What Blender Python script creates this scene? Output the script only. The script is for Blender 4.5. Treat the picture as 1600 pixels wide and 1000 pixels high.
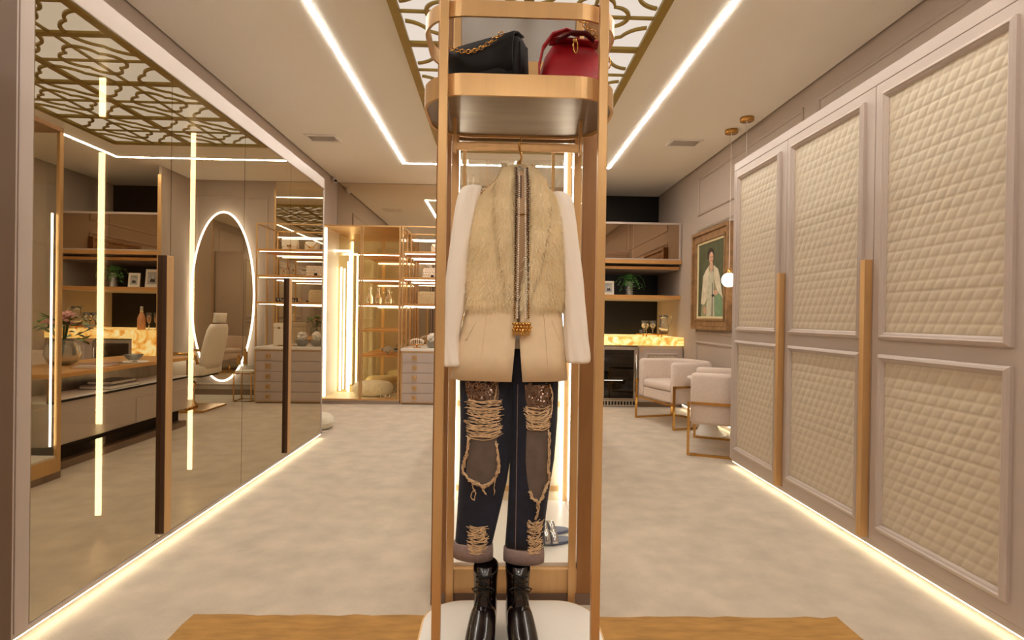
import bpy, bmesh, math, random
from mathutils import Vector, Matrix
random.seed(7)
for _o in list(bpy.data.objects): bpy.data.objects.remove(_o)
SC = bpy.context.scene
COL = SC.collection
PI = math.pi
# ------------------------------------------------------------------ camera
YAW, PITCH, ROLL, CAM_H, FPX = .0295, -.0051, .0148, 1.03, 860.0
fw = Vector((math.sin(YAW)*math.cos(PITCH), math.cos(YAW)*math.cos(PITCH), math.sin(PITCH)))
r0 = Vector((math.cos(YAW), -math.sin(YAW), 0)); u0 = r0.cross(fw)
rt = r0*math.cos(ROLL)+u0*math.sin(ROLL); up = -r0*math.sin(ROLL)+u0*math.cos(ROLL)
cd = bpy.data.cameras.new('camera'); cam = bpy.data.objects.new('camera', cd); COL.objects.link(cam)
cd.sensor_width = 36; cd.lens = FPX/1600*36; cd.clip_start = .05; cd.clip_end = 60
m3 = Matrix((rt, up, -fw)).transposed()
cam.matrix_world = Matrix.Translation((0, 0, CAM_H)) @ m3.to_4x4()
SC.camera = cam
# ------------------------------------------------------------------ world, exposure
w = bpy.data.worlds.new('world'); SC.world = w; w.use_nodes = True
w.node_tree.nodes['Background'].inputs[0].default_value = (.9, .75, .6, 1)
w.node_tree.nodes['Background'].inputs[1].default_value = .02
SC.view_settings.view_transform = 'Standard'; SC.view_settings.look = 'None'
SC.view_settings.gamma = 1; SC.view_settings.use_curve_mapping = False
SC.view_settings.exposure = 0.03
SC.cycles.max_bounces = 8; SC.cycles.diffuse_bounces = 4; SC.cycles.glossy_bounces = 5; SC.cycles.transmission_bounces = 6; SC.cycles.transparent_max_bounces = 12
LED_CEIL, LED_PLINTH, LED_SHELF, LED_CASE, LATTICE_GLOW = 62, 11, 12, 7, .80
# ------------------------------------------------------------------ materials
def lin(c):
    def g(x):
        x /= 255.0
        return x/12.92 if x <= .04045 else ((x+.055)/1.055)**2.4
    return (g(c[0]), g(c[1]), g(c[2]), 1)
def mat(name, col, rough=.5, metal=0, noise=None, bump=None, spec=.5, sheen=0, coat=0, trans=0):
    """noise=(scale, amount[, stretch xyz]); bump=(scale, strength, distance)"""
    m = bpy.data.materials.new(name); m.use_nodes = True
    nt = m.node_tree; b = nt.nodes['Principled BSDF']; L = nt.links
    b.inputs['Roughness'].default_value = rough; b.inputs['Metallic'].default_value = metal
    b.inputs['Specular IOR Level'].default_value = spec
    if sheen: b.inputs['Sheen Weight'].default_value = sheen
    if coat: b.inputs['Coat Weight'].default_value = coat
    if trans: b.inputs['Transmission Weight'].default_value = trans
    c = lin(col); b.inputs['Base Color'].default_value = c
    if noise or bump:
        tc = nt.nodes.new('ShaderNodeTexCoord'); mp = nt.nodes.new('ShaderNodeMapping')
        L.new(tc.outputs['Object'], mp.inputs[0])
    if noise:
        if len(noise) > 2: mp.inputs['Scale'].default_value = noise[2]
        n = nt.nodes.new('ShaderNodeTexNoise'); n.inputs['Scale'].default_value = noise[0]; n.inputs['Detail'].default_value = 5
        L.new(mp.outputs[0], n.inputs['Vector'])
        mx = nt.nodes.new('ShaderNodeValToRGB'); a = noise[1]
        mx.color_ramp.elements[0].position = .3; mx.color_ramp.elements[1].position = .7
        mx.color_ramp.elements[0].color = (c[0]*(1-a), c[1]*(1-a), c[2]*(1-a), 1)
        mx.color_ramp.elements[1].color = (min(1, c[0]*(1+a)), min(1, c[1]*(1+a)), min(1, c[2]*(1+a)), 1)
        L.new(n.outputs['Fac'], mx.inputs[0]); L.new(mx.outputs[0], b.inputs['Base Color'])
    if bump:
        n2 = nt.nodes.new('ShaderNodeTexNoise'); n2.inputs['Scale'].default_value = bump[0]; n2.inputs['Detail'].default_value = 4
        L.new(mp.outputs[0], n2.inputs['Vector'])
        bn = nt.nodes.new('ShaderNodeBump'); bn.inputs['Strength'].default_value = bump[1]; bn.inputs['Distance'].default_value = bump[2]
        L.new(n2.outputs['Fac'], bn.inputs['Height']); L.new(bn.outputs[0], b.inputs['Normal'])
    return m
def emit(name, col, strength):
    m = bpy.data.materials.new(name); m.use_nodes = True; nt = m.node_tree
    nt.nodes.remove(nt.nodes['Principled BSDF'])
    e = nt.nodes.new('ShaderNodeEmission'); e.inputs[0].default_value = (*col, 1); e.inputs[1].default_value = strength
    nt.links.new(e.outputs[0], nt.nodes['Material Output'].inputs[0])
    return m
def soft(name, col, noise_scale, amt):
    '''fine hair: diffuse plus light passing through'''
    m = bpy.data.materials.new(name); m.use_nodes = True; nt = m.node_tree; L = nt.links; nt.nodes.remove(nt.nodes['Principled BSDF'])
    c = lin(col); tc = nt.nodes.new('ShaderNodeTexCoord'); n = nt.nodes.new('ShaderNodeTexNoise'); n.inputs['Scale'].default_value = noise_scale; L.new(tc.outputs['Object'], n.inputs['Vector'])
    r = nt.nodes.new('ShaderNodeValToRGB'); r.color_ramp.elements[0].color = (c[0]*(1-amt), c[1]*(1-amt*1.2), c[2]*(1-amt*1.8), 1); r.color_ramp.elements[1].color = c; r.color_ramp.elements[0].position = .35; r.color_ramp.elements[1].position = .6
    L.new(n.outputs['Fac'], r.inputs[0]); d = nt.nodes.new('ShaderNodeBsdfDiffuse'); t = nt.nodes.new('ShaderNodeBsdfTranslucent'); mx = nt.nodes.new('ShaderNodeMixShader'); mx.inputs[0].default_value = .45
    L.new(r.outputs[0], d.inputs[0]); L.new(r.outputs[0], t.inputs[0]); L.new(d.outputs[0], mx.inputs[1]); L.new(t.outputs[0], mx.inputs[2]); L.new(mx.outputs[0], nt.nodes['Material Output'].inputs[0])
    return m
def glassy(name, tint, refl, rcol=(1, 1, 1), rough=0.0, fres=None):
    """a pane: clear tint mixed with a mirror coat; fres = ior for plain glass"""
    m = bpy.data.materials.new(name); m.use_nodes = True; nt = m.node_tree; L = nt.links
    nt.nodes.remove(nt.nodes['Principled BSDF'])
    t = nt.nodes.new('ShaderNodeBsdfTransparent'); t.inputs[0].default_value = (*tint, 1)
    g = nt.nodes.new('ShaderNodeBsdfGlossy'); g.inputs['Color'].default_value = (*rcol, 1); g.inputs['Roughness'].default_value = rough
    mx = nt.nodes.new('ShaderNodeMixShader'); mx.inputs[0].default_value = refl
    if fres:
        f = nt.nodes.new('ShaderNodeFresnel'); f.inputs[0].default_value = fres; fac = f.outputs[0]
    else:
        f = nt.nodes.new('ShaderNodeValue'); f.outputs[0].default_value = refl; fac = f.outputs[0]
    # only the outer face of a pane reflects
    ge = nt.nodes.new('ShaderNodeNewGeometry'); mu = nt.nodes.new('ShaderNodeMath'); mu.operation = 'MULTIPLY'
    iv = nt.nodes.new('ShaderNodeMath'); iv.operation = 'SUBTRACT'; iv.inputs[0].default_value = 1; L.new(ge.outputs['Backfacing'], iv.inputs[1])
    L.new(fac, mu.inputs[0]); L.new(iv.outputs[0], mu.inputs[1]); L.new(mu.outputs[0], mx.inputs[0])
    L.new(t.outputs[0], mx.inputs[1]); L.new(g.outputs[0], mx.inputs[2])
    L.new(mx.outputs[0], nt.nodes['Material Output'].inputs[0])
    return m
WARM = (1.0, .94, .84); WARM2 = (1.0, .88, .60)
M = {}
M['carpet'] = mat('carpet_wool', (205, 190, 172), .95, noise=(7, .11), bump=(170, .7, .006), spec=.1, sheen=.15)
M['ceil'] = mat('ceiling_paint', (244, 240, 230), .85, spec=.2)
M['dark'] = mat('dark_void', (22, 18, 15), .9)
M['wall'] = mat('wall_taupe', (184, 168, 154), .7, spec=.25, noise=(3, .02))
M['lac'] = mat('taupe_lacquer', (192, 176, 166), .38, spec=.4)
M['lacd'] = mat('mocha_lacquer', (128, 104, 88), .4)
M['quilt'] = mat('quilted_leatherette', (204, 189, 166), .42, spec=.4, noise=(40, .03))
M['gold'] = mat('satin_champagne_gold', (212, 170, 116), .34, .45, noise=(6, .06, (6, 6, .4)))
M['goldw'] = mat('bronze_veneer', (156, 112, 70), .36, .25, noise=(8, .10, (8, 8, .5)))
M['oak'] = mat('honey_gold_edge', (214, 160, 96), .4, .35, noise=(9, .08, (.5, 6, 6)))
M['brass'] = mat('polished_brass', (212, 164, 92), .18, 1.0)
M['olive'] = mat('brushed_antique_brass', (156, 132, 62), .45, .55, noise=(14, .08))
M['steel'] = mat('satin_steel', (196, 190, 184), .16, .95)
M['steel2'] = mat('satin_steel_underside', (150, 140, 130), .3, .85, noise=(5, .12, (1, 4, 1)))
M['mirror'] = mat('silver_mirror', (226, 214, 194), .01, 1.0)
M['bronze_glass'] = glassy('bronze_mirror_glass', (.46, .40, .30), .72, (.82, .73, .57))
M['glass'] = glassy('clear_glass', (.97, .97, .95), .1, fres=1.45)
M['goldglass'] = glassy('pale_gold_glass', (.98, .95, .86), .1, (1, .96, .86), fres=1.5)
M['black'] = mat('black_panel', (13, 10, 9), .35, spec=.4)
M['white'] = mat('white_lacquer', (236, 230, 222), .35)
M['ivory'] = mat('ivory_leather', (236, 226, 208), .45)
M['cream'] = mat('cream_panel', (236, 220, 186), .5)
M['led'] = emit('led_warm_white', WARM, LED_CEIL)
M['ledp'] = emit('led_plinth', WARM2, LED_PLINTH)
M['leds'] = emit('led_shelf', (1, .93, .78), LED_SHELF)
M['ledc'] = emit('led_case', (1, .95, .84), LED_CASE)
M['ledw'] = emit('led_cabinet_line', (1, .92, .70), 34)
M['ledring'] = emit('led_ring_white', (1, .95, .88), 7)
M['glow'] = emit('luminous_ceiling_skin', (1, .86, .74), LATTICE_GLOW)
M['globe'] = emit('opal_globe', (1, .88, .70), 9)
# ------------------------------------------------------------------ builders
ORG = {}
def tag(o, label=None, cat=None, group=None, kind=None):
    if label: o['label'] = label
    if cat: o['category'] = cat
    if group: o['group'] = group
    if kind: o['kind'] = kind
    return o
def thing(name, label, cat, loc=(0, 0, 0), group=None):
    o = bpy.data.objects.new(name, None); COL.objects.link(o); o.location = loc; o.empty_display_size = .1
    ORG[o] = Vector(loc); return tag(o, label, cat, group)
class MB:
    def __init__(s): s.v = []; s.f = []
    def add(s, vs, fs):
        n = len(s.v); s.v += [tuple(p) for p in vs]; s.f += [tuple(i+n for i in q) for q in fs]; return s
    def box(s, x0, x1, y0, y1, z0, z1):
        return s.add([(x0, y0, z0), (x1, y0, z0), (x1, y1, z0), (x0, y1, z0), (x0, y0, z1), (x1, y0, z1), (x1, y1, z1), (x0, y1, z1)],
                     [(0, 3, 2, 1), (4, 5, 6, 7), (0, 1, 5, 4), (1, 2, 6, 5), (2, 3, 7, 6), (3, 0, 4, 7)])
    def obox(s, c, ax, h):
        c = Vector(c); a = [Vector(q).normalized()*k for q, k in zip(ax, h)]
        vs = [c+a[0]*i+a[1]*j+a[2]*k for k in (-1, 1) for i, j in ((-1, -1), (1, -1), (1, 1), (-1, 1))]
        return s.add(vs, [(0, 3, 2, 1), (4, 5, 6, 7), (0, 1, 5, 4), (1, 2, 6, 5), (2, 3, 7, 6), (3, 0, 4, 7)])
    def prism(s, pts, axis, a0, a1):
        def P(u, v, w): return {'x': (w, u, v), 'y': (u, w, v), 'z': (u, v, w)}[axis]
        n = len(pts)
        s.add([P(u, v, a0) for u, v in pts]+[P(u, v, a1) for u, v in pts],
              [tuple(range(n)), tuple(range(2*n-1, n-1, -1))]+[(i, i+n, (i+1) % n+n, (i+1) % n) for i in range(n)])
        return s
    def ring(s, outer, inner, axis, a0, a1):
        def P(u, v, w): return {'x': (w, u, v), 'y': (u, w, v), 'z': (u, v, w)}[axis]
        n = len(outer); vs = []
        for a in (a0, a1):
            vs += [P(u, v, a) for u, v in outer]+[P(u, v, a) for u, v in inner]
        fs = []
        for i in range(n):
            j = (i+1) % n
            fs += [(i, j, n+j, n+i), (2*n+i, 3*n+i, 3*n+j, 2*n+j), (i, 2*n+i, 2*n+j, j), (n+i, n+j, 3*n+j, 3*n+i)]
        return s.add(vs, fs)
    def tube(s, pts, r, n=8, closed=False, caps=True, flat=1.0):
        pts = [Vector(p) for p in pts]; m = len(pts); vs = []; fs = []; prev = None
        for i, p in enumerate(pts):
            if closed: t = pts[(i+1) % m]-pts[i-1]
            else: t = pts[min(i+1, m-1)]-pts[max(i-1, 0)]
            t = t.normalized() if t.length > 1e-9 else Vector((0, 0, 1))
            if prev is None:
                a = Vector((0, 0, 1)) if abs(t.z) < .9 else Vector((1, 0, 0))
                nrm = t.cross(a).normalized()
            else:
                nrm = prev-t*prev.dot(t); nrm = nrm.normalized() if nrm.length > 1e-6 else t.orthogonal().normalized()
            prev = nrm; bn = t.cross(nrm)
            rr = r[i] if isinstance(r, (list, tuple)) else r
            for k in range(n):
                a = 2*PI*k/n; vs.append(p+nrm*math.cos(a)*rr+bn*math.sin(a)*rr*flat)
        for i in range(m if closed else m-1):
            for k in range(n):
                j = (i+1) % m; l = (k+1) % n
                fs.append((i*n+k, i*n+l, j*n+l, j*n+k))
        if caps and not closed:
            fs.append(tuple(range(n-1, -1, -1))); fs.append(tuple((m-1)*n+k for k in range(n)))
        return s.add(vs, fs)
    def lathe(s, prof, n=24, c=(0, 0, 0), sx=1, sy=1):
        vs = []; fs = []; m = len(prof)
        for r, z in prof:
            for k in range(n):
                a = 2*PI*k/n; vs.append((c[0]+r*math.cos(a)*sx, c[1]+r*math.sin(a)*sy, c[2]+z))
        for i in range(m-1):
            for k in range(n):
                l = (k+1) % n; fs.append((i*n+k, i*n+l, (i+1)*n+l, (i+1)*n+k))
        fs.append(tuple(range(n-1, -1, -1))); fs.append(tuple((m-1)*n+k for k in range(n)))
        return s.add(vs, fs)
    def ball(s, c, r, n=12, m=8, sz=1, sx=1, sy=1):
        prof = [(max(1e-5, r*math.sin(PI*i/m)), -r*sz*math.cos(PI*i/m)) for i in range(m+1)]
        return s.lathe(prof, n, c, sx, sy)
    def loft(s, rings, closed=True, caps=False):
        n = len(rings[0]); vs = [p for r in rings for p in r]; fs = []
        for i in range(len(rings)-1):
            for k in range(n if closed else n-1):
                l = (k+1) % n; fs.append((i*n+k, i*n+l, (i+1)*n+l, (i+1)*n+k))
        if caps: fs.append(tuple(range(n-1, -1, -1))); fs.append(tuple((len(rings)-1)*n+k for k in range(n)))
        return s.add(vs, fs)
    def build(s, name, material, parent=None, smooth=False, bevel=0, solid=0, sub=0, fix=True, kind=None, label=None):
        o0 = ORG.get(parent, Vector((0, 0, 0)))
        me = bpy.data.meshes.new(name); me.from_pydata([(p[0]-o0.x, p[1]-o0.y, p[2]-o0.z) for p in s.v], [], s.f); me.update()
        if fix:
            bm = bmesh.new(); bm.from_mesh(me); bmesh.ops.recalc_face_normals(bm, faces=bm.faces); bm.to_mesh(me); bm.free()
        me.materials.append(M[material] if isinstance(material, str) else material)
        if smooth:
            for p in me.polygons: p.use_smooth = True
        o = bpy.data.objects.new(name, me); COL.objects.link(o)
        if parent: o.parent = parent
        ORG[o] = o0
        if solid:
            q = o.modifiers.new('solid', 'SOLIDIFY'); q.thickness = solid; q.offset = 0
        if bevel:
            q = o.modifiers.new('bevel', 'BEVEL'); q.width = bevel; q.segments = 2; q.limit_method = 'ANGLE'; q.angle_limit = .6
        if sub:
            q = o.modifiers.new('sub', 'SUBSURF'); q.levels = sub; q.render_levels = sub
        if kind: o['kind'] = kind
        if label: o['label'] = label
        return o
def bx(x0, x1, y0, y1, z0, z1): return MB().box(x0, x1, y0, y1, z0, z1)
def inst(src, parent, loc=(0, 0, 0), rot=0, name=None, scale=None):
    c = src.copy(); COL.objects.link(c); c.parent = parent; c.location = loc; c.rotation_euler = (0, 0, rot)
    if scale: c.scale = scale
    ORG[c] = ORG.get(parent, Vector()); return c
def struct(o, label=None, cat=None): o['kind'] = 'structure'; tag(o, label, cat); return o
def rrect(cx, cy, hx, hy, r, n=8):
    pts = []
    for qx, qy, a0 in ((1, 1, 0), (-1, 1, PI/2), (-1, -1, PI), (1, -1, 1.5*PI)):
        for i in range(n+1):
            a = a0+PI/2*i/n; pts.append((cx+qx*(hx-r)+r*math.cos(a), cy+qy*(hy-r)+r*math.sin(a)))
    return pts
def rect_mould(plane, pos, a0, a1, b0, b1, w, d, out):
    """mitred rectangular moulding lying on plane 'x' or 'y' at pos, standing out by d towards sign out"""
    m = MB(); steps = [(0, 0), (.0, .55), (.18, .8), (.45, 1), (.6, .72), (.8, .62), (1, .35), (1, 0)]
    vs = []
    for t, hgt in steps:
        o = t*w
        for a, b in ((a0+o, b0+o), (a1-o, b0+o), (a1-o, b1-o), (a0+o, b1-o)):
            q = pos+out*d*hgt; vs.append((q, a, b) if plane == 'x' else (a, q, b))
    fs = []
    for i in range(len(steps)-1):
        for k in range(4):
            l = (k+1) % 4; fs.append((i*4+k, i*4+l, (i+1)*4+l, (i+1)*4+k))
    return m.add(vs, fs)
# ================================================================== SETTING
XL, XR, YB, YR, H = -2.02, 2.20, 7.04, -1.6, 2.70
struct(bx(XL-.1, XR+.1, YR-.1, 7.6, -.06, 0).build('floor', 'carpet'), 'beige mottled wool carpet covering the whole floor', 'floor')
cm = MB(); cm.box(XL+.014, XR-.014, YR, 7.45, H, H+.02)
struct(cm.build('ceiling', 'ceil'), 'cream painted ceiling with a dark shadow gap along the walls', 'ceiling')
struct(bx(XL-.1, XR+.1, YR-.1, 7.6, H+.05, H+.1).build('ceiling_void', 'dark'), 'dark void above the ceiling shadow gap', 'ceiling')
struct(bx(XL-.1, XL, YR-.1, YB+.1, 0, H+.05).build('wall_left', 'wall'), 'taupe wall behind the mirrored cabinet', 'wall')
struct(bx(XR, XR+.1, YR-.1, 7.6, 0, H+.05).build('wall_right', 'wall'), 'taupe panelled wall behind wardrobe and portrait', 'wall')
struct(bx(XL-.1, XR+.1, YR-.1, YR, 0, H+.05).build('wall_rear', 'wall'), 'taupe wall behind the camera', 'wall')
struct(bx(XL, .97, YB, YB+.1, 0, H+.05).build('wall_back', 'wall'), 'taupe back wall with the oval mirror', 'wall')
struct(bx(.97, XR, 7.45, 7.55, 0, H+.05).build('wall_niche', 'black'), 'black back wall of the bar niche', 'wall')
struct(bx(.955, .985, 6.42, 7.45, 0, H).build('wall_niche_side', 'wall'), 'thin taupe side wall of the bar niche', 'wall')
struct(bx(.950, .990, 6.405, 6.42, 0, 2.6).build('trim_niche', 'gold'), 'slim gold vertical edge of the bar niche', 'trim')
# wall panel mouldings
for i, (a0, a1, b0, b1) in enumerate(((3.915, 5.965, 2.16, 2.575), (1.60, 3.741, 2.16, 2.575), (3.95, 5.965, .885, 2.02), (3.95, 5.965, .12, .80), (-.6, 1.42, 2.16, 2.575))):
    struct(rect_mould('x', XR, a0, a1, b0, b1, .03, .016, -1).build('trim_right_%d' % (i+1), 'wall'), ['long upper wall moulding above the portrait', 'upper wall moulding above the quilted wardrobe', 'tall wall moulding around the portrait', 'low wall moulding behind the armchairs', 'upper wall moulding nearest the camera on the right wall'][i], 'moulding')
for i, (a0, a1, b0, b1) in enumerate(((4.85, 6.3, .95, 2.45), (4.85, 6.3, .12, .85), (1.5, 4.5, 2.3, 2.6))):
    struct(rect_mould('x', XL, a0, a1, b0, b1, .03, .016, 1).build('trim_left_%d' % (i+1), 'wall'), ['tall wall moulding on the left wall past the mirrored doors', 'low wall moulding on the left wall past the mirrored doors', 'upper wall moulding over the mirrored cabinet'][i], 'moulding')
struct(rect_mould('y', YB, .0, .90, .12, 2.5, .03, .016, -1).build('trim_back_1', 'wall'), 'tall wall moulding around the oval mirror', 'moulding')
for i, x in enumerate((-.085, .93)):
    struct(bx(x-.008, x+.008, YB-.014, YB, 0, 2.6).build('trim_back_%d' % (i+2), 'gold'), ['slim gold strip left of the oval mirror', 'slim gold strip right of the oval mirror'][i], 'trim')
struct(bx(-.07, .95, YB-.018, YB, 0, .07).build('baseboard_back', 'lacd'), 'brown baseboard under the oval mirror', 'baseboard')
struct(bx(XR-.016, XR, 3.92, 6.36, 0, .05).build('baseboard_right', 'wall'), 'taupe baseboard behind the armchairs', 'baseboard')
lb = thing('baseboard_light', 'glowing floor light strip along the wall behind the armchairs', 'light', (2.17, 5.1, 0))
bx(2.168, 2.184, 3.95, 6.3, .05, .056).build('housing', 'lac', lb)
bx(2.166, 2.182, 3.95, 6.3, .044, .05).build('strip', 'ledp', lb)

# ceiling strip lights
def strip_light(label, x0, x1, y0, y1, loc):
    t = thing('ceiling_light', label, 'light', loc, 'recessed ceiling light lines')
    bx(x0-.004, x1+.004, y0-.004, y1+.004, H-.0015, H-.0002).build('channel', 'white', t)
    bx(x0, x1, y0, y1, H-.004, H-.0015).build('diffuser', 'led', t)
strip_light('long recessed light line in the ceiling over the mirrored cabinet', -1.046, -1.014, -1.30, 6.054, (-1.03, 2.4, H))
strip_light('long recessed light line in the ceiling over the quilted wardrobe', 1.209, 1.241, -1.30, 6.054, (1.225, 2.4, H))
strip_light('short recessed light line across the ceiling at the far end', -1.046, 1.241, 6.06, 6.092, (.1, 6.07, H))
strip_light('short recessed light line across the ceiling behind the camera', -1.046, 1.241, -1.336, -1.304, (.1, -1.32, H))

# backlit lattice ceiling panel
CX, CELL, NY, Y1 = .15, .712, 8, 5.51
LX0, LX1, LY0 = CX-CELL, CX+CELL, Y1-NY*CELL
lat = thing('ceiling_lattice', 'backlit ceiling panel with gold quatrefoil lattice', 'ceiling panel', (CX, 3.4, H))
bx(LX0-.02, LX1+.02, LY0-.02, Y1+.02, H-.006, H-.001).build('luminous_skin', 'glow', lat)
fr = MB(); fr.ring([(LX0-.032, LY0-.032), (LX1+.032, LY0-.032), (LX1+.032, Y1+.032), (LX0-.032, Y1+.032)],
                   [(LX0+.018, LY0+.018), (LX1-.018, LY0+.018), (LX1-.018, Y1-.018), (LX0+.018, Y1-.018)], 'z', H-.028, H-.001)
fr.build('frame', 'olive', lat)
ZB0, ZB1 = H-.024, H-.007
bx(CX-.026, CX+.026, LY0+.018, Y1-.018, ZB0, ZB1).build('wide_bar', 'olive', lat)
for k in range(1, NY):
    for sx in (0, 1):
        x0 = LX0+.018 if sx == 0 else CX+.026; x1 = CX-.026 if sx == 0 else LX1-.018
        bx(x0, x1, Y1-k*CELL-.024, Y1-k*CELL+.024, ZB0, ZB1).build('cross_bar', 'olive', lat)
for k in range(NY):
    yc = Y1-(k+.5)*CELL
    for sx in (-1, 1):
        xc = CX+sx*CELL/2
        bx(xc-CELL/2+.02, xc+CELL/2-.02, yc-.009, yc+.009, ZB0+.004, ZB1).build('thin_bar', 'olive', lat)
        bx(xc-.009, xc+.009, yc-CELL/2+.02, yc+CELL/2-.02, ZB0+.005, ZB1).build('thin_bar', 'olive', lat)
def quatre(R, dk, n=14):
    """four-lobed outline, lobes on the axes, cusps on the diagonals"""
    d = R*dk; lr = R*(1-dk); pts = []
    # lobe centre at (d,0) radius lr; its cusp lies on the diagonal
    # |(t,t)-(d,0)| = lr
    t = (d+math.sqrt(max(0, d*d-2*(d*d-lr*lr))))/2
    a = math.atan2(t, t-d)
    for q in range(4):
        for i in range(n):
            ang = -a+2*a*i/n; x, y = d+lr*math.cos(ang), lr*math.sin(ang)
            c, s = math.cos(q*PI/2), math.sin(q*PI/2); pts.append((x*c-y*s, x*s+y*c))
    return pts
qm = MB(); qm.ring(quatre(.208, .485), quatre(.186, .475), 'z', -.013, 0)
qo, qi = quatre(.272, .39), quatre(.250, .38)
q0 = None
for k in range(NY):
    for sx in (-1, 1):
        loc = (CX+sx*CELL/2-CX, Y1-(k+.5)*CELL-3.4, -.008)
        if q0 is None:
            q0 = qm.build('quatrefoil', 'olive'); q0.parent = lat; q0.location = loc
        else: inst(q0, lat, loc)
# corner quatrefoils, cut by the border
def clip_arc(cx, cy, keep):
    P = [(cx+x, cy+y) for x, y in qo]; Q = [(cx+x, cy+y) for x, y in qi]; n = len(P)
    m = MB()
    for i in range(n):
        j = (i+1) % n
        if all(keep(*p) for p in (P[i], P[j], Q[i], Q[j])):
            z0, z1 = H-.0205, H-.0075
            m.add([(*P[i], z0), (*P[j], z0), (*Q[j], z0), (*Q[i], z0), (*P[i], z1), (*P[j], z1), (*Q[j], z1), (*Q[i], z1)],
                  [(0, 1, 2, 3), (7, 6, 5, 4), (0, 4, 5, 1), (1, 5, 6, 2), (2, 6, 7, 3), (3, 7, 4, 0)])
    return m
for k in range(NY+1):
    for cx in (LX0, CX, LX1):
        m = clip_arc(cx, Y1-k*CELL, lambda x, y: LX0+.012 < x < LX1-.012 and LY0+.012 < y < Y1-.012)
        m.build('corner_quatrefoil', 'olive', lat)

# ceiling vents
for x, y, lab in ((-1.655, 5.26, 'white ceiling air vent above the mirrored cabinet'), (1.75, 5.14, 'white ceiling air vent above the armchairs')):
    v = thing('ceiling_vent', lab, 'vent', (x, y, H), 'ceiling air vents')
    MB().ring([(x-.15, y-.10), (x+.15, y-.10), (x+.15, y+.10), (x-.15, y+.10)], [(x-.125, y-.075), (x+.125, y-.075), (x+.125, y+.075), (x-.125, y+.075)], 'z', H-.012, H-.0005).build('frame', 'white', v)
    bx(x-.126, x+.126, y-.076, y+.076, H-.003, H-.0006).build('backing', 'lac', v)
    s0 = None
    for i in range(8):
        yy = -.062+i*.0177
        if s0 is None:
            s0 = MB().obox((0, 0, 0), ((1, 0, 0), (0, 1, .5), (0, -.5, 1)), (.124, .007, .0012)).build('slat', 'white'); s0.parent = v; s0.location = (0, yy, -.0085)
        else: inst(s0, v, (0, yy, -.0085))
# unseen spotlight added to brighten the clothes; glare hints at a front light
sp = thing('added_spotlight', 'small unseen ceiling spotlight added to brighten the clothes', 'spotlight', (.06, .10, H))
MB().lathe([(.030, -.004), (.046, -.004), (.048, 0), (.030, 0)], 28, (.06, .10, H-.0005)).build('trim_ring', 'white', sp, True)
MB().lathe([(.001, -.002), (.029, -.002), (.029, 0)], 24, (.06, .10, H-.0005)).build('lens', 'ledring', sp, True)
sl = bpy.data.lights.new('spot_beam', 'SPOT'); sl.energy = 46; sl.color = (1, .93, .82); sl.spot_size = math.radians(31); sl.spot_blend = .75; sl.shadow_soft_size = .03
so_ = bpy.data.objects.new('spot_beam', sl); COL.objects.link(so_); so_.parent = sp; so_.location = (0, 0, -.012)
so_.rotation_euler = Vector((0, 1.62, -1.76)).to_track_quat('-Z', 'Y').to_euler()
# small security camera
sc = thing('security_camera', 'small white dome security camera in the far left ceiling corner', 'camera', (-1.99, 6.76, 2.66))
MB().lathe([(.026, 0), (.030, .004), (.030, .018), (.022, .022)], 20, (-1.985, 6.76, 2.67)).build('mount', 'white', sc, True)
MB().tube([(-1.985, 6.76, 2.675), (-1.97, 6.74, 2.655), (-1.955, 6.71, 2.645)], [.016, .026, .024], 14).build('body', 'white', sc, True)
MB().tube([(-1.956, 6.712, 2.645), (-1.951, 6.704, 2.643)], .017, 14).build('lens', 'black', sc, True)

# ================================================================== QUILTED WARDROBE (right)
W = 1.687
wr = thing('wardrobe', 'tall taupe wardrobe with quilted cream door panels and gold bar handles', 'wardrobe', (1.95, 2.6, 0))
cb = MB(); cb.box(W+.022, XR-.02, .3, 3.862, .06, 2.075); cb.build('body', 'lac', wr)
bx(W+.002, XR-.02, .3, 3.89, 2.092, 2.145).build('top_panel', 'lac', wr, bevel=.002)
bx(W+.002, XR-.02, 3.865, 3.89, .045, 2.090).build('side_panel', 'lac', wr, bevel=.002)
bx(W+.004, W+.03, .3, 3.862, .034, .060).build('plinth_rail', 'lac', wr)
bx(W+.09, XR-.03, .3, 3.85, 0, .055).build('plinth', 'lacd', wr)
bx(W+.008, W+.022, .32, 3.85, .028, .0338).build('light_strip', 'ledp', wr)
def quilt_panel(y0, y1, z0, z1, x, out, step):
    nu = max(8, int((y1-y0)/step)); nv = max(8, int((z1-z0)/step)); vs = []; fs = []
    cw, ch = .0495, .043
    def bump(t):
        f = abs(2*(t-math.floor(t))-1); return 1-f**2.6
    for j in range(nv+1):
        z = z0+(z1-z0)*j/nv; b = (z-z0)/ch; bb = bump(b)
        for i in range(nu+1):
            y = y0+(y1-y0)*i/nu; a = (y+.5*cw*b)/cw
            vs.append((x+out*.0040*math.sqrt(max(0, bb*bump(a))), y, z))
    for j in range(nv):
        for i in range(nu):
            p = j*(nu+1)+i; fs.append((p, p+1, p+nu+2, p+nu+1))
    return MB().add(vs, fs)
edges = [3.860, 3.165, 2.420, 1.680, .96]
labs = ['far wardrobe door with quilted panels', 'middle wardrobe door with quilted panels', 'near wardrobe door with large quilted panels', 'plain wardrobe door beside the camera']
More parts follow.
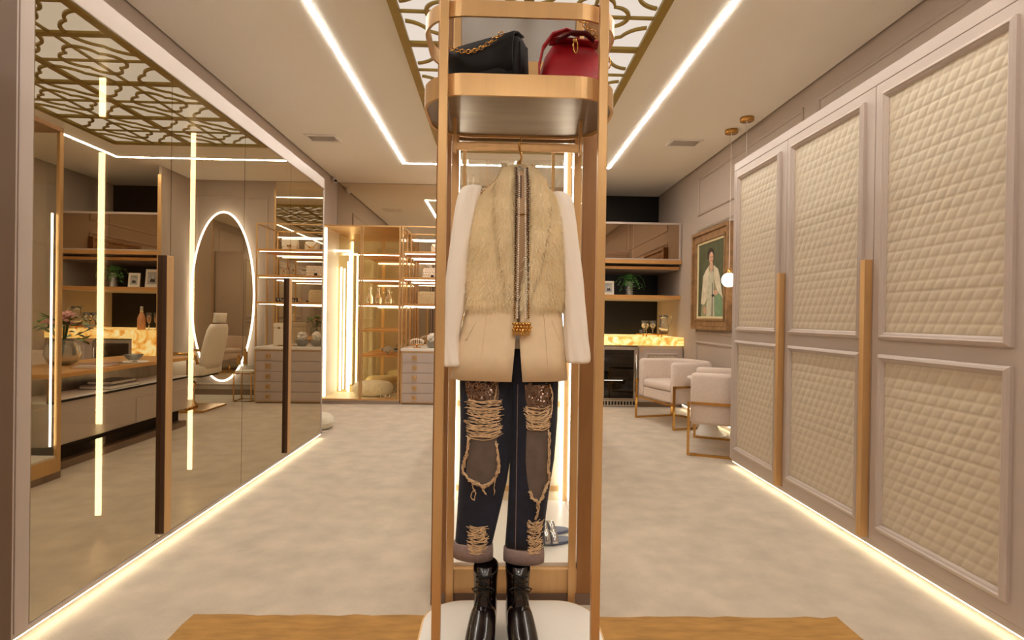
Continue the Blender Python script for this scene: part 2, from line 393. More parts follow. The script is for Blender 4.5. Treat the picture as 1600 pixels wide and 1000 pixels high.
for k in range(4):
    y1, y0 = edges[k]-.002, edges[k+1]+.002
    d = bx(W, W+.021, y0, y1, .062, 2.088).build('door', 'lac', wr, bevel=.0015)
    for z0, z1, nm in ((.122, .893, 'lower'), (.955, 2.038, 'upper')):
        a0, a1 = y0+.058, y1-.058
        rect_mould('x', W, a0, a1, z0, z1, .034, .024, -1).build('moulding', 'lac', d)
        quilt_panel(a0+.03, a1-.03, z0+.03, z1-.03, W-.002, -1, .0052 if k >= 2 else .006).build('quilted_panel', 'quilt', d, True, fix=False)
    if k in (0, 1):
        hy = edges[k+1]+.004
        hb = MB().box(W-.036, W, hy-.002, hy+.030, .066, 1.312)
        hb.build('handle', 'gold', d, bevel=.001)

# ================================================================== MIRRORED CABINET (left)
ML = -1.4435
M['gripshade'] = mat('handle_shade_brown', (70, 44, 26), .45)
mc = thing('mirrored_cabinet', 'long cabinet with bronze mirrored glass doors along the left wall', 'cabinet', (-1.72, 3.2, 0))
bx(XL+.005, XL+.03, 1.77, 4.61, .05, 2.07).build('back_panel', 'lacd', mc)
bx(XL+.005, ML-.01, 1.3, 4.63, 2.078, 2.158).build('top_panel', 'lac', mc, bevel=.002)
bx(ML-.014, ML+.004, 1.3, 4.63, 2.074, 2.158).build('fascia', 'lac', mc, bevel=.002)
bx(XL+.005, ML-.012, 1.77, 4.61, .042, .058).build('bottom_panel', 'goldw', mc)
bx(ML-.014, ML+.003, 1.3, 4.63, .034, .05).build('plinth_rail', 'lac', mc)
bx(XL+.03, ML-.10, 1.3, 4.6, 0, .04).build('plinth', 'lacd', mc)
bx(ML-.013, ML-.001, 1.3, 4.62, .028, .0338).build('light_strip', 'ledp', mc)
bx(XL+.005, ML+.003, 4.612, 4.640, .04, 2.074).build('side_panel', 'lac', mc, bevel=.002)
bx(XL+.005, ML+.004, 1.70, 1.752, .04, 2.074).build('side_panel', 'lac', mc, bevel=.002)
bx(XL+.005, ML+.035, 1.2, 1.655, .0, 2.16).build('end_pilaster', mat('shade_brown_lacquer', (104, 80, 62), .4), mc, bevel=.003)  # pilaster stands in shadow; that shade is put into its dark brown
bx(XL+.005, ML+.002, 1.656, 1.699, .0, 2.07).build('end_strip', 'lac', mc, bevel=.002)
for y, zt, gap in ((2.492, 2.07, (1.73, 1.89)), (3.222, 2.07, (1.905, 1.925)), (3.9, 2.07, None)):
    p = bx(XL+.03, ML-.03, y, y+.02, .058, zt).build('partition', 'lacd', mc)
    if gap:
        for a, b in ((.125, .515), (.53, gap[0]), (gap[1], 2.06)):
            bx(-1.762, -1.738, y-.007, y, a, b).build('light_line', 'ledw', p)
for y0, y1 in ((1.77, 2.49), (2.512, 3.22)):
    bx(XL+.03, -1.60, y0, y1, .515, .53).build('shelf', 'lacd', mc)
de = [1.757, 2.481, 3.190, 3.893, 4.612]
for k in range(4):
    d = bx(ML-.006, ML, de[k]+.002, de[k+1]-.002, .053, 2.072).build('door', 'bronze_glass', mc)
    if k in (0, 2):
        y1 = de[k+1]-.004
        h_ = bx(ML, ML+.020, y1-.050, y1-.002, .068, 1.276).build('handle', 'gold', d, bevel=.002)
        bx(ML+.0005, ML+.018, y1-.056, y1-.0505, .069, 1.275).build('shade_strip', 'gripshade', h_)  # dark strip on the handle's near face, shade put into its colour
# ================================================================== DISPLAY TOWER
TX, TYF, TYB = .0625, 1.57, 1.945
TYC, THY, THX, TR = (TYF+TYB)/2, (TYB-TYF)/2, .290, .135
tw = thing('display_tower', 'gold display tower with rounded shelf and base on the brown rug', 'display stand', (TX, TYC, 0))
out = rrect(TX, TYC, THX, THY, TR, 12); inn = rrect(TX, TYC, THX-.008, THY-.008, TR-.008, 12)
band = MB().ring(out, inn, 'z', 1.660, 1.722).build('shelf_band', 'gold', tw)
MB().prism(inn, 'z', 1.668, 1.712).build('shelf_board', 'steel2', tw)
MB().ring(out, inn, 'z', 1.884, 1.930).build('ring_band', 'gold', tw)
bo = rrect(TX, TYC-.01, THX, THY+.0, TR, 12); bi = rrect(TX, TYC-.01, THX-.006, THY-.006, TR-.006, 12)
MB().prism(bi, 'z', .0075, .034).build('base_plate', 'white', tw)
MB().ring(bo, bi, 'z', .0065, .032).build('base_band', 'gold', tw)
for x, y, w_, d_ in ((-.157, 1.566, .0125, .012), (.296, 1.566, .0125, .012)):
    bx(x-w_, x+w_, y-d_, y+d_, .0065, 2.2).build('post', 'gold', tw, bevel=.0015)
for x, y in ((-.150, 1.953), (.284, 1.953)):
    bx(x-.013, x+.013, y-.006, y+.006, .0065, 2.14).build('post', 'gold', tw, bevel=.0015)
bx(-.137, .262, 1.774, 1.786, 1.566, 1.592).build('hanging_rail', 'gold', tw, bevel=.001)
for x in (-.1405, .2655): bx(x-.0045, x+.0045, 1.770, 1.790, 1.555, 1.668).build('rail_bracket', 'gold', tw, bevel=.001)

# ================================================================== GLASS CASE behind the tower
VX0, VX1, VY0, VY1, VZ = -.218, .356, 1.962, 3.47, 2.15
vc = thing('glass_case', 'tall narrow glass case with bronze frame standing behind the clothes', 'display case', ((VX0+VX1)/2, 2.8, 0))
bx(VX0, VX1, VY0, VY1, .001, .042).build('plinth', 'lacd', vc)
bx(VX0+.05, VX1-.05, VY0+.002, VY0+.03, .042, .128).build('bottom_rail', 'gold', vc, bevel=.001)
bx(VX0+.01, VX1-.01, VY0+.03, VY1-.02, .122, .140).build('case_floor', 'white', vc)
for x0 in (VX0, VX1-.012): bx(x0, x0+.012, VY0+.04, VY1-.03, .042, .128).build('bottom_rail', 'gold', vc)
for x0, x1 in ((VX0, VX0+.052), (VX1-.052, VX1)):
    bx(x0, x1, VY0, VY0+.022, .042, VZ).build('stile', 'goldw', vc, bevel=.0015)
for x0 in (VX0, VX1-.02):
    for y0 in (2.66, VY1-.03): bx(x0, x0+.02, y0, y0+.03, .042, VZ-.03).build('post', 'gold', vc, bevel=.001)
bx(VX0, VX1, VY0, VY1, VZ-.03, VZ).build('top_panel', 'goldw', vc, bevel=.002)
bx(VX0+.053, VX1-.053, VY0+.004, VY0+.014, 1.655, VZ-.032).build('steel_panel', 'steel', vc)
for x0 in (VX0+.004, VX1-.010): bx(x0, x0+.006, VY0+.024, VY1-.032, .13, VZ-.032).build('side_pane', 'glass', vc)
bx(VX0+.02, VX1-.02, VY1-.016, VY1-.010, .13, VZ-.032).build('back_pane', 'glass', vc)
bx(VX0+.022, VX1-.022, 2.672, 2.682, .140, 1.42).build('back_board', 'cream', vc)
for z in (.200, .610, 1.02, 1.425): bx(VX0+.02, VX1-.02, 2.660, 2.672, z-.012, z+.012).build('cross_bar', 'gold', vc)
for x in (VX0+.03, VX1-.03):
    bx(x-.006, x+.006, 2.640, 2.652, .15, 2.10).build('light_strip', 'ledc', vc)
for z in (.61, 1.02, 1.425, 1.8): bx(VX0+.02, VX1-.02, 2.70, VY1-.03, z-.004, z+.004).build('glass_shelf', 'glass', vc)
bx(VX0+.026, VX0+.034, 3.42, 3.428, .2, 1.62).build('light_strip', 'ledc', vc)

# ================================================================== RUG
def slab_rug():
    m = MB(); x0, x1, y0, y1 = -1.013, 1.20, .55, 1.895; n = 40
    pts = []
    for i in range(n): pts.append((x0+(x1-x0)*i/n, y0))
    for i in range(20): pts.append((x1+random.uniform(-.004, .004), y0+(y1-y0)*i/20))
    for i in range(n): pts.append((x1-(x1-x0)*i/n, y1+random.uniform(-.008, .004)-(.03*(1-i/n)*.8)))
    for i in range(20): pts.append((x0+random.uniform(-.004, .004), y1-(y1-y0)*i/20))
    return m.prism(pts, 'z', .0005, .006)
M['rug'] = mat('brown_hide', (178, 132, 70), .7, noise=(9, .2, (1, 4, 1)), bump=(90, .4, .003), spec=.2, sheen=.1)
tag(slab_rug().build('rug', 'rug'), 'honey brown hide rug under the display tower', 'rug')

# ================================================================== SHOES IN THE CASE
M['bluesole'] = mat('blue_grey_leather', (104, 112, 138), .5)
M['silver'] = mat('silver_strap', (214, 214, 216), .25, .9)
def sandal(loc, rot, label):
    t = thing('sandal', label, 'sandal', (0, 0, 0), 'sandals in the glass case')
    pts = []
    for i in range(28):
        a = 2*PI*i/28; x = math.cos(a)*.115; y = math.sin(a)*(.040 if x > 0 else .031)
        pts.append((x, y))
    MB().prism(pts, 'z', 0, .012).build('sole', 'bluesole', t, bevel=.003)
    for xx, hh in ((.035, .036), (.005, .04)):
        s_ = MB(); st = []
        for i in range(11):
            a = PI*i/10; st.append([(xx-.012, .041*math.cos(a), .008+hh*math.sin(a)), (xx+.012, .041*math.cos(a), .008+hh*math.sin(a))])
        s_.loft(st, closed=False); s_.build('strap', 'silver', t, True, solid=.003)
    t.location = loc; t.rotation_euler.z = rot
sandal((.205, 2.17, .1402), .15, 'blue silver-strapped sandal nearest the glass front of the case')
sandal((.205, 2.27, .1402), .15, 'blue silver-strapped sandal lying behind its pair in the case')

# ================================================================== HANGER, JACKET
px2X = lambda p: (p-776)/500.0
px2Z = lambda y: 1.02+(500-y)/500.0
hg = thing('clothes_hanger', 'gold wire hanger hooked over the rail holding the fur jacket', 'hanger', (.068, 1.78, 1.50))
hk = [(.068, 1.80, 1.560)]
for i in range(11):
    a = -.3+PI*1.15*i/10; hk.append((.068+.004*math.sin(a), 1.78+.020*math.cos(a), 1.586+.020*math.sin(a)))
hk += [(.070, 1.762, 1.565), (.076, 1.772, 1.545), (.070, 1.78, 1.525), (.068, 1.78, 1.50)]
MB().tube(hk[1:], .0035, 8).build('hook', 'brass', hg, True)
MB().tube([(-.075, 1.785, 1.405), (-.02, 1.783, 1.455), (.068, 1.78, 1.50), (.15, 1.783, 1.455), (.20, 1.785, 1.405)], .006, 8).build('arms', 'brass', hg, True)
MB().ball((.068, 1.775, 1.528), .007, 10, 6).build('bead', 'brass', hg, True)

M['wool'] = mat('beige_wool', (234, 210, 174), .8, noise=(30, .03), bump=(400, .15, .001), sheen=.25)
M['furbase'] = mat('cream_fur_base', (252, 230, 190), .9, noise=(14, .06))
M['fur'] = soft('cream_fur', (255, 243, 216), 12, .12)
M['blouse'] = mat('white_crepe', (246, 234, 220), .75, sheen=.15)
M['lining'] = mat('beige_lining', (206, 168, 128), .6)
jk = thing('fur_jacket', 'cream jacket with fur bodice and white sleeves hanging on the tower', 'jacket', (.06, 1.79, .82))
def sring(cx, cy, w_, dp, z, t0, t1, n, e=.82, wob=0, ph=0):
    pts = []
    for i in range(n+1):
        t = t0+(t1-t0)*i/n; s, c = math.sin(t), math.cos(t)
        k = 1+wob*math.sin(7*t+ph)
        pts.append((cx+w_*math.copysign(abs(s)**e, s), cy-dp*k*math.copysign(abs(c)**e, c), z))
    return pts
YC = 1.79
# fur bodice profile: z, centre x, half width, half depth
BOD = [(1.050, .060, .158, .070), (1.065, .060, .166, .078), (1.10, .061, .166, .078), (1.17, .062, .165, .078), (1.24, .063, .163, .078), (1.31, .065, .159, .076),
       (1.37, .067, .150, .072), (1.41, .068, .134, .066), (1.44, .068, .108, .058), (1.465, .068, .082, .050), (1.488, .067, .060, .044), (1.508, .066, .046, .040)]
fur_src = []
def bod_at(z):
    for a, b in zip(BOD, BOD[1:]):
        if a[0] <= z <= b[0]:
            t = (z-a[0])/(b[0]-a[0]); return [a[i]+(b[i]-a[i])*t for i in range(4)]
    return BOD[-1]
def gap_t(z, side):
    cx, w_ = bod_at(z)[1:3]
    t = (z-1.05)/.45
    x = .056 if side < 0 else .072+.030*min(1, max(0, t)*1.4)
    v = (x-cx)/w_; v = max(-.9, min(.9, v)); return math.copysign(abs(v)**(1/.82), v) if abs(v) > 1e-6 else 0
def bod_rings(side):
    R = []
    for z, cx, w_, dp in BOD:
        g = math.asin(max(-1, min(1, gap_t(z, side))))
        t0, t1 = (g, PI) if side > 0 else (g, -PI)
        R.append(sring(cx, YC, w_, dp, z, t0, t1, 26, .82, .02, z*30))
    return R
for side, nm in ((-1, 'fur_front'), (1, 'fur_front')):
    R = bod_rings(side); fur_src.append((R, 6000, .019)); MB().loft(R, closed=False).build(nm, 'furbase', jk, True, fix=False)
# shawl collar rolls
def collar(side):
    if side < 0: path = [(.052, 1.775, 1.520), (.035, 1.745, 1.500), (.022, 1.722, 1.455), (.020, 1.712, 1.38), (.026, 1.708, 1.28), (.036, 1.708, 1.18), (.046, 1.710, 1.08)]; rad = [.016, .022, .027, .030, .027, .022, .012]
    else: path = [(.080, 1.775, 1.522), (.105, 1.745, 1.500), (.126, 1.722, 1.455), (.134, 1.712, 1.38), (.128, 1.708, 1.28), (.112, 1.708, 1.18), (.090, 1.710, 1.08)]; rad = [.016, .022, .027, .030, .027, .022, .012]
    P = []
    for a, b in zip(path, path[1:]):
        for i in range(4): P.append(Vector(a).lerp(Vector(b), i/4))
    P.append(Vector(path[-1])); rr = []
    for i in range(len(P)):
        u = i/4; k = min(int(u), len(rad)-2); rr.append(rad[k]+(rad[k+1]-rad[k])*(u-k))
    rings = []
    for p, r_ in zip(P, rr):
        rings.append([(p.x+r_*math.cos(2*PI*k/14), p.y+.45*r_*math.sin(2*PI*k/14), p.z) for k in range(14)])
    fur_src.append(([[*q, q[0]] for q in rings], 2600, .017))
    MB().loft(rings, caps=True).build('shawl_collar', 'furbase', jk, True)
collar(-1); collar(1)
back = [(x, y) for x, y in ()]
cr = [[(.066+.05*math.cos(a), 1.79+.035*math.sin(a), z) for a in [PI*k/12 for k in range(13)]] for z in (1.49, 1.515, 1.53)]
fur_src.append((cr, 900, .015)); MB().loft(cr, closed=False).build('collar_back', 'furbase', jk, True, solid=.012)
rnd = random.Random(3)
fv, ff = [], []
for R, cnt, ln in fur_src:
    quads = []; ar = []
    for i in range(len(R)-1):
        for k in range(len(R[0])-1):
            a, b, c, d = (Vector(R[i][k]), Vector(R[i][k+1]), Vector(R[i+1][k+1]), Vector(R[i+1][k]))
            n = (c-a).cross(d-b); ar.append(n.length); 
            n = n.normalized() if n.length > 1e-9 else Vector((0, -1, 0))
            ctr = (a+b+c+d)/4
            rc = Vector((sum(p[0] for p in R[i])/len(R[i]), sum(p[1] for p in R[i])/len(R[i]), ctr.z))
            if n.dot(ctr-rc) < 0: n = -n
            quads.append((a, b, c, d, n))
    tot = sum(ar)
    for (a, b, c, d, n), A in zip(quads, ar):
        if a.y > 1.83 and b.y > 1.83: continue
        m = cnt*A/tot*1.5; m = int(m)+(1 if rnd.random() < m-int(m) else 0)
        for _ in range(m):
            u, v = rnd.random(), rnd.random(); p = a.lerp(b, u).lerp(d.lerp(c, u), v)
            dn = Vector((rnd.gauss(0, .35), rnd.gauss(0, .25), -1.0+rnd.gauss(0, .25)))
            dr = (n*rnd.uniform(.3, .75)+dn*.8).normalized(); L_ = ln*rnd.uniform(.6, 1.35)
            sd = dr.cross(n); sd = sd.normalized() if sd.length > 1e-6 else Vector((1, 0, 0)); wd = rnd.uniform(.0008, .0016)
            q = p+dr*L_*.55+n*.0015; e = p+dr*L_-n*L_*.12+Vector((0, 0, -L_*.15))
            k = len(fv); fv += [p-sd*wd, p+sd*wd, q+sd*wd*.7, q-sd*wd*.7, e]; ff += [(k, k+1, k+2, k+3), (k+3, k+2, k+4)]
MB().add(fv, ff).build('fur_pile', 'fur', jk, True, fix=False, kind='stuff')
# inner facing between the lapels
MB().loft([[(x, 1.735-.004*math.cos((x-.075)*40), z) for x in (.035, .055, .075, .095, .115)] for z in (1.0, 1.2, 1.35, 1.49)], closed=False).build('inner_facing', 'lining', jk, True, solid=.003)
MB().box(.062, .076, 1.726, 1.730, 1.405, 1.475).build('neck_label', mat('brown_label', (128, 96, 74), .6), jk)
MB().tube([(.055, 1.727, 1.352), (.082, 1.725, 1.354), (.105, 1.727, 1.352)], .0022, 6).build('gold_clasp', 'brass', jk, True)
# peplum
PEP = [(1.075, .060, .150, .070), (1.04, .058, .156, .073), (.98, .054, .166, .078), (.91, .050, .178, .084), (.83, .045, .190, .090)]
def pep(side, t0f, t1, name):
    R = []
    for z, cx, w_, dp in PEP:
        R.append(sring(cx, YC, w_, dp, z+.012*(1-abs(0))*0, t0f(z), t1, 16, .82, .025, 1.2))
    return MB().loft(R, closed=False).build(name, 'wool', jk, True, solid=.004)
pep(-1, lambda z: -(.02+max(0, (.97-z))*.10)+.05, -1.35, 'peplum_panel'); pep(1, lambda z: .075+max(0, (.97-z))*.55, 1.35, 'peplum_panel'); pep(0, lambda z: 1.33, 2*PI-1.33, 'peplum_back')
def pfront(x, z):
    for a, b in zip(PEP, PEP[1:]):
        if b[0] <= z <= a[0]:
            t = (z-a[0])/(b[0]-a[0]); cx, w_, dp = [a[i]+(b[i]-a[i])*t for i in (1, 2, 3)]
            s = max(-.999, min(.999, (x-cx)/w_)); s = abs(s)**(1/.82); c = math.sqrt(1-s*s); return YC-dp*c**.82
    return YC-.08
def seam(p0, p1, r=.0011, name='seam', mt='wool'):
    P = []
    for i in range(9):
        x = p0[0]+(p1[0]-p0[0])*i/8; z = p0[1]+(p1[1]-p0[1])*i/8; P.append((x, pfront(x, z)-.0025, z))
    return MB().tube(P, r, 5).build(name, mt, jk, True)
seam((-.028, 1.05), (-.050, .85)); seam((.150, 1.05), (.168, .85))
for p0, p1 in (((-.060, 1.020), (-.092, .955)), ((.178, 1.020), (.204, .958))):
    P = []; seam(p0, p1, .0035, 'pocket_welt', 'wool')
# sleeves
def sleeve(pts, name='sleeve'):
    R = []
    for y, xl, xr, dp, dy in pts:
        cx, w_ = (px2X(xl)+px2X(xr))/2, (px2X(xr)-px2X(xl))/2
        ring = []
        for k in range(40):
            a = 2*PI*k/40; f = 1+.07*math.sin(5*a+y*.035)+.06*math.sin(9*a-y*.05)
            ring.append((cx+w_*f*math.copysign(abs(math.cos(a))**.75, math.cos(a)), 1.775+dy+.75*dp*f*math.copysign(abs(math.sin(a))**.75, math.sin(a)), px2Z(y)))
        R.append(ring)
    MB().loft(R, caps=True).build(name, 'blouse', jk, True, sub=1)
sleeve([(283, 730, 750, .012, 0), (287, 720, 750, .026, 0), (297, 714, 748, .038, 0), (330, 707, 742, .045, -.002), (380, 700, 733, .046, -.004), (440, 695, 728, .046, -.008), (490, 693, 726, .044, -.01), (530, 692, 716, .040, -.012), (560, 692, 722, .044, -.014), (572, 693, 724, .046, -.014), (576, 694, 722, .044, -.014)])
sleeve([(290, 866, 880, .012, 0), (297, 866, 893, .026, 0), (309, 867, 899, .038, 0), (345, 872, 905, .044, -.002), (400, 880, 911, .044, -.004), (440, 886, 916, .040, -.006), (490, 886, 921, .044, -.01), (530, 886, 926, .044, -.012), (552, 888, 929, .044, -.014), (564, 889, 928, .046, -.014), (568, 891, 926, .044, -.014)])
# cream tee glimpsed in the slit
MB().loft([[(x, 1.745, z) for x in (.05, .07, .09)] for z in (.93, 1.0)], closed=False).build('inner_top', 'blouse', jk, True, solid=.003)

# ================================================================== NECKLACE
M['pearl'] = mat('pearl', (252, 240, 224), .25, coat=.5)
M['darkchain'] = mat('woven_dark_chain', (66, 48, 36), .35, .6)
nk = thing('long_necklace', 'long pearl and gold chain necklace with gold purse pendant over the jacket', 'necklace', (.068, 1.70, 1.0))
def strand(xa, xb, z0, z1, dark):
    n = int((z0-z1)/.0068); ms = MB(); md = MB()
    for i in range(n):
        t = i/n; x = xa+(xb-xa)*t; z = z0+(z1-z0)*t; y = 1.700-.006*math.sin(PI*min(1, t*1.1))+(.035*max(0, 1-t*9))
        ms.ball((x, y, z), .0030, 7, 5)
        x2 = x+dark
        md.obox((x2, y, z), ((1, 0, .6 if i % 2 else -.6), (0, 1, 0), (-.6 if i % 2 else .6, 0, 1)), (.0032, .0022, .0018))
    ms.build('pearl_strand', 'pearl', nk, True, kind='stuff'); md.build('dark_chain', 'darkchain', nk, kind='stuff')
    return
strand(.066, .0665, 1.500, 1.022, -.0085); strand(.0835, .0925, 1.500, 1.022, .0085)
for x in (.0575, .1005):
    MB().tube([(x-.001 if x < .08 else x-.009, 1.700, 1.40), (x, 1.694, 1.2), (x, 1.697, 1.024)], .0012, 6).build('gold_chain', 'brass', nk, True)
bx(.052, .106, 1.690, 1.706, .974, 1.000).build('purse_pendant', mat('pale_gold', (206, 168, 104), .3, .9), nk, bevel=.004)
pm = MB()
for i in range(6):
    for j in range(3): pm.ball((.056+i*.0095+(j % 2)*.003, 1.690, .990+j*.0098), .0060, 8, 6, 1, 1, .8)
pm.build('quilted_flap', 'brass', nk, True)
MB().tube([(.079+.006*math.cos(2*PI*k/12), 1.684, .984+.006*math.sin(2*PI*k/12)) for k in range(12)], .0016, 6, closed=True).build('clasp_ring', 'brass', nk, True)

# ================================================================== JEANS
M['denim'] = mat('dark_indigo_denim', (24, 28, 46), .8, noise=(22, .35), bump=(500, .3, .0008), sheen=.1)
M['cuffd'] = mat('faded_cuff', (146, 124, 118), .85, noise=(60, .12))
M['greymesh'] = mat('grey_lining', (104, 90, 82), .8, noise=(25, .14))
M['thread'] = mat('frayed_thread', (222, 190, 150), .85, noise=(60, .2))
M['sequin'] = mat('bronze_sequin', (150, 126, 112), .22, .95)
jX = lambda p: (p-776)/491.0
jZ = lambda y: 1.02+(500-y)/491.0
jn = thing('ripped_jeans', 'dark ripped jeans with frayed holes and rolled cuffs hanging under the jacket', 'jeans', (.06, 1.79, .24))
LEGL = [(520, 726, 806), (560, 722, 806), (600, 720, 805), (660, 722, 805), (720, 722, 803), (760, 721, 797), (810, 719, 786), (860, 716, 775), (868, 716, 774)]
LEGR = [(520, 798, 876), (560, 800, 877), (600, 802, 878), (660, 803, 877), (720, 802, 873), (760, 801, 867), (810, 799, 861), (860, 796, 857), (870, 796, 856)]
YJ = 1.790
def leg_at(LG, y):
    for a, b in zip(LG, LG[1:]):
        if a[0] <= y <= b[0]:
            t = (y-a[0])/(b[0]-a[0]); return a[1]+(b[1]-a[1])*t, a[2]+(b[2]-a[2])*t
    return (LG[-1] if y > LG[-1][0] else LG[0])[1:]
def leg_dep(y): return .048-.012*max(0, min(1, (y-600)/260))
def jfront(LG, px_, y, off=.0):
    a, b = leg_at(LG, y); c, w_ = (a+b)/2, (b-a)/2; s = max(-.97, min(.97, (px_-c)/w_))
    s2 = abs(s)**(1/.85); yy = YJ-leg_dep(y)*(math.sqrt(1-s2*s2)**.85)*(1+.05*math.sin(px_*.16+y*.03))
    return (jX(px_), yy-off, jZ(y))
body = MB()
for LG in (LEGL, LEGR):
    R = []
    ys = [520+i*10 for i in range(35)]
    for y in ys:
        a, b = leg_at(LG, y); cx, w_ = (jX(a)+jX(b))/2, (jX(b)-jX(a))/2; ring = []
        for k in range(28):
            t = 2*PI*k/28; s, c = math.sin(t), math.cos(t); xx = cx+w_*math.copysign(abs(s)**.85, s)
            pxx = xx*491+776; wob = 1+.05*math.sin(pxx*.16+y*.03)
            ring.append((xx, YJ-leg_dep(y)*wob*math.copysign(abs(c)**.85, c), jZ(y)))
        R.append(ring)
    body.loft(R, caps=True)
body.build('denim_legs', 'denim', jn, True)
for LG, y0, y1, tilt in ((LEGL, 856, 879, .06), (LEGR, 864, 884, .03)):
    R = []
    for i, (yy, g) in enumerate(((y0-2, .98), (y0, 1.07), ((y0+y1)/2, 1.09), (y1, 1.08), (y1+1, 1.0))):
        a, b = leg_at(LG, 862); cx, w_ = (jX(a)+jX(b))/2, (jX(b)-jX(a))/2*g; ring = []
        for k in range(28):
            t = 2*PI*k/28; s, c = math.sin(t), math.cos(t)
            ring.append((cx+w_*math.copysign(abs(s)**.85, s), YJ-.037*g*(1+.06*math.sin(3*t+1))*math.copysign(abs(c)**.85, c), jZ(yy)-tilt*(s*w_)))
        R.append(ring)
    MB().loft(R, caps=True).build('rolled_cuff', 'cuffd', jn, True)
def patch(LG, prof, mt, name, off=.002):
    R = []
    for y, xl, xr in prof: R.append([jfront(LG, xl+(xr-xl)*k/14, y, off) for k in range(15)])
    return MB().loft(R, closed=False).build(name, mt, jn, True)
def shape(prof, step=5):
    o = []
    for a, b in zip(prof, prof[1:]):
        n = max(1, int((b[0]-a[0])/step))
        for i in range(n): t = i/n; o.append(tuple(a[j]+(b[j]-a[j])*t for j in range(3)))
    o.append(prof[-1]); return o
patch(LEGL, shape([(598, 729, 781), (612, 731, 783), (625, 735, 782)]), 'sequin', 'sequin_ground', .0015)
patch(LEGR, shape([(600, 823, 862), (620, 824, 864), (640, 828, 866), (668, 838, 862)]), 'sequin', 'sequin_ground', .0015)
patch(LEGL, shape([(680, 739, 780), (700, 736, 782), (725, 734, 783), (740, 733, 784), (752, 742, 776), (762, 755, 768)]), 'greymesh', 'torn_hole', .0015)
patch(LEGR, shape([(668, 827, 862), (690, 826, 862), (720, 826, 862), (750, 829, 864), (775, 834, 858), (782, 838, 850)]), 'greymesh', 'torn_hole', .0015)
rj = random.Random(11)
def threads(LG, rows, name='frayed_threads', r=(.0007, .0015)):
    m = MB()
    for y, xl, xr, sag in rows:
        P = []; x0 = xl+rj.uniform(-3, 3); x1 = xr+rj.uniform(-3, 3); w1, w2 = rj.uniform(.3, .9), rj.uniform(0, 6)
        for i in range(11):
            t = i/10; P.append(jfront(LG, x0+(x1-x0)*t, y+sag*4*t*(1-t)+1.6*math.sin(w2+t*9)*w1, .004+.004*math.sin(PI*t)*rj.uniform(.3, 1)))
        m.tube(P, rj.uniform(*r), 5)
    return m.build(name, 'thread', jn, True)
threads(LEGL, [(624+i*.97+rj.uniform(-1.5, 1.5), 733+rj.uniform(-3, 5), 786+rj.uniform(-5, 3), rj.uniform(0, 6)) for i in range(60)])
threads(LEGR, [(634+i*1.0+rj.uniform(-1.5, 1.5), 823+i*.15, 864-rj.uniform(0, 4), rj.uniform(2, 9)) for i in range(34)])
threads(LEGL, [(822+i*.9, 736+rj.uniform(0, 5), 766-rj.uniform(-2, 4), rj.uniform(-2, 6)) for i in range(48)])
threads(LEGR, [(812+i*1.05, 834-rj.uniform(0, 4), 852+rj.uniform(-2, 4), rj.uniform(-2, 6)) for i in range(52)])
def edge(LG, pts, n=3, spread=2.2):
    m = MB()
    for q in range(n):
        P = []
        for (xa, ya), (xb, yb) in zip(pts, pts[1:]):
            for i in range(4):
                t = i/4; P.append(jfront(LG, xa+(xb-xa)*t+rj.uniform(-spread, spread), ya+(yb-ya)*t+rj.uniform(-spread, spread), .0045+q*.001))
        m.tube(P, rj.uniform(.0008, .0017), 5)
    m.build('frayed_edge', 'thread', jn, True)
edge(LEGL, [(737, 684), (735, 705), (730, 722), (728, 738), (736, 748), (748, 754), (760, 760), (770, 754), (780, 744), (784, 732), (783, 710), (779, 684)], 9, 2.8)
edge(LEGR, [(862, 672), (863, 700), (862, 730), (865, 752), (857, 764), (853, 778), (846, 784), (838, 778), (831, 764)], 7, 2.6)
edge(LEGR, [(846, 784), (846, 800), (842, 815)], 4, 3)
for pts in ([(742, 752), (745, 765), (741, 776), (746, 782), (749, 770), (744, 760)], [(779, 748), (778, 762), (777, 776)], [(778, 600), (777, 615), (775, 628)], [(862, 600), (866, 615), (866, 640), (860, 655)], [(826, 640), (832, 655), (840, 668)], [(752, 752), (760, 764), (766, 772), (756, 764)]): edge(pts and (LEGL if pts[0][0] < 800 else LEGR), pts, 2, 1.2)
def sequins(LG, prof, cnt, name='sequins'):
    m = MB(); pr = shape(prof)
    for _ in range(cnt):
        y, xl, xr = pr[rj.randrange(len(pr))]; p = Vector(jfront(LG, rj.uniform(xl, xr), y+rj.uniform(-3, 3), .004))
        n = Vector((rj.gauss(0, .45), -1, rj.gauss(0, .45))).normalized(); a = n.orthogonal().normalized(); b = n.cross(a); r_ = rj.uniform(.0022, .0036)
        m.add([p+(a*math.cos(PI/3*k)+b*math.sin(PI/3*k))*r_ for k in range(6)], [(0, 1, 2, 3, 4, 5)])
    m.build(name, M['sequin'], jn, kind='stuff')
sequins(LEGL, [(598, 728, 782), (624, 735, 782)], 260); sequins(LEGR, [(600, 823, 863), (640, 828, 866), (668, 838, 862)], 300)
MB().tube([jfront(LEGR, 812, y, .001) for y in range(600, 868, 12)], .0012, 5).build('inseam', 'cuffd', jn, True)

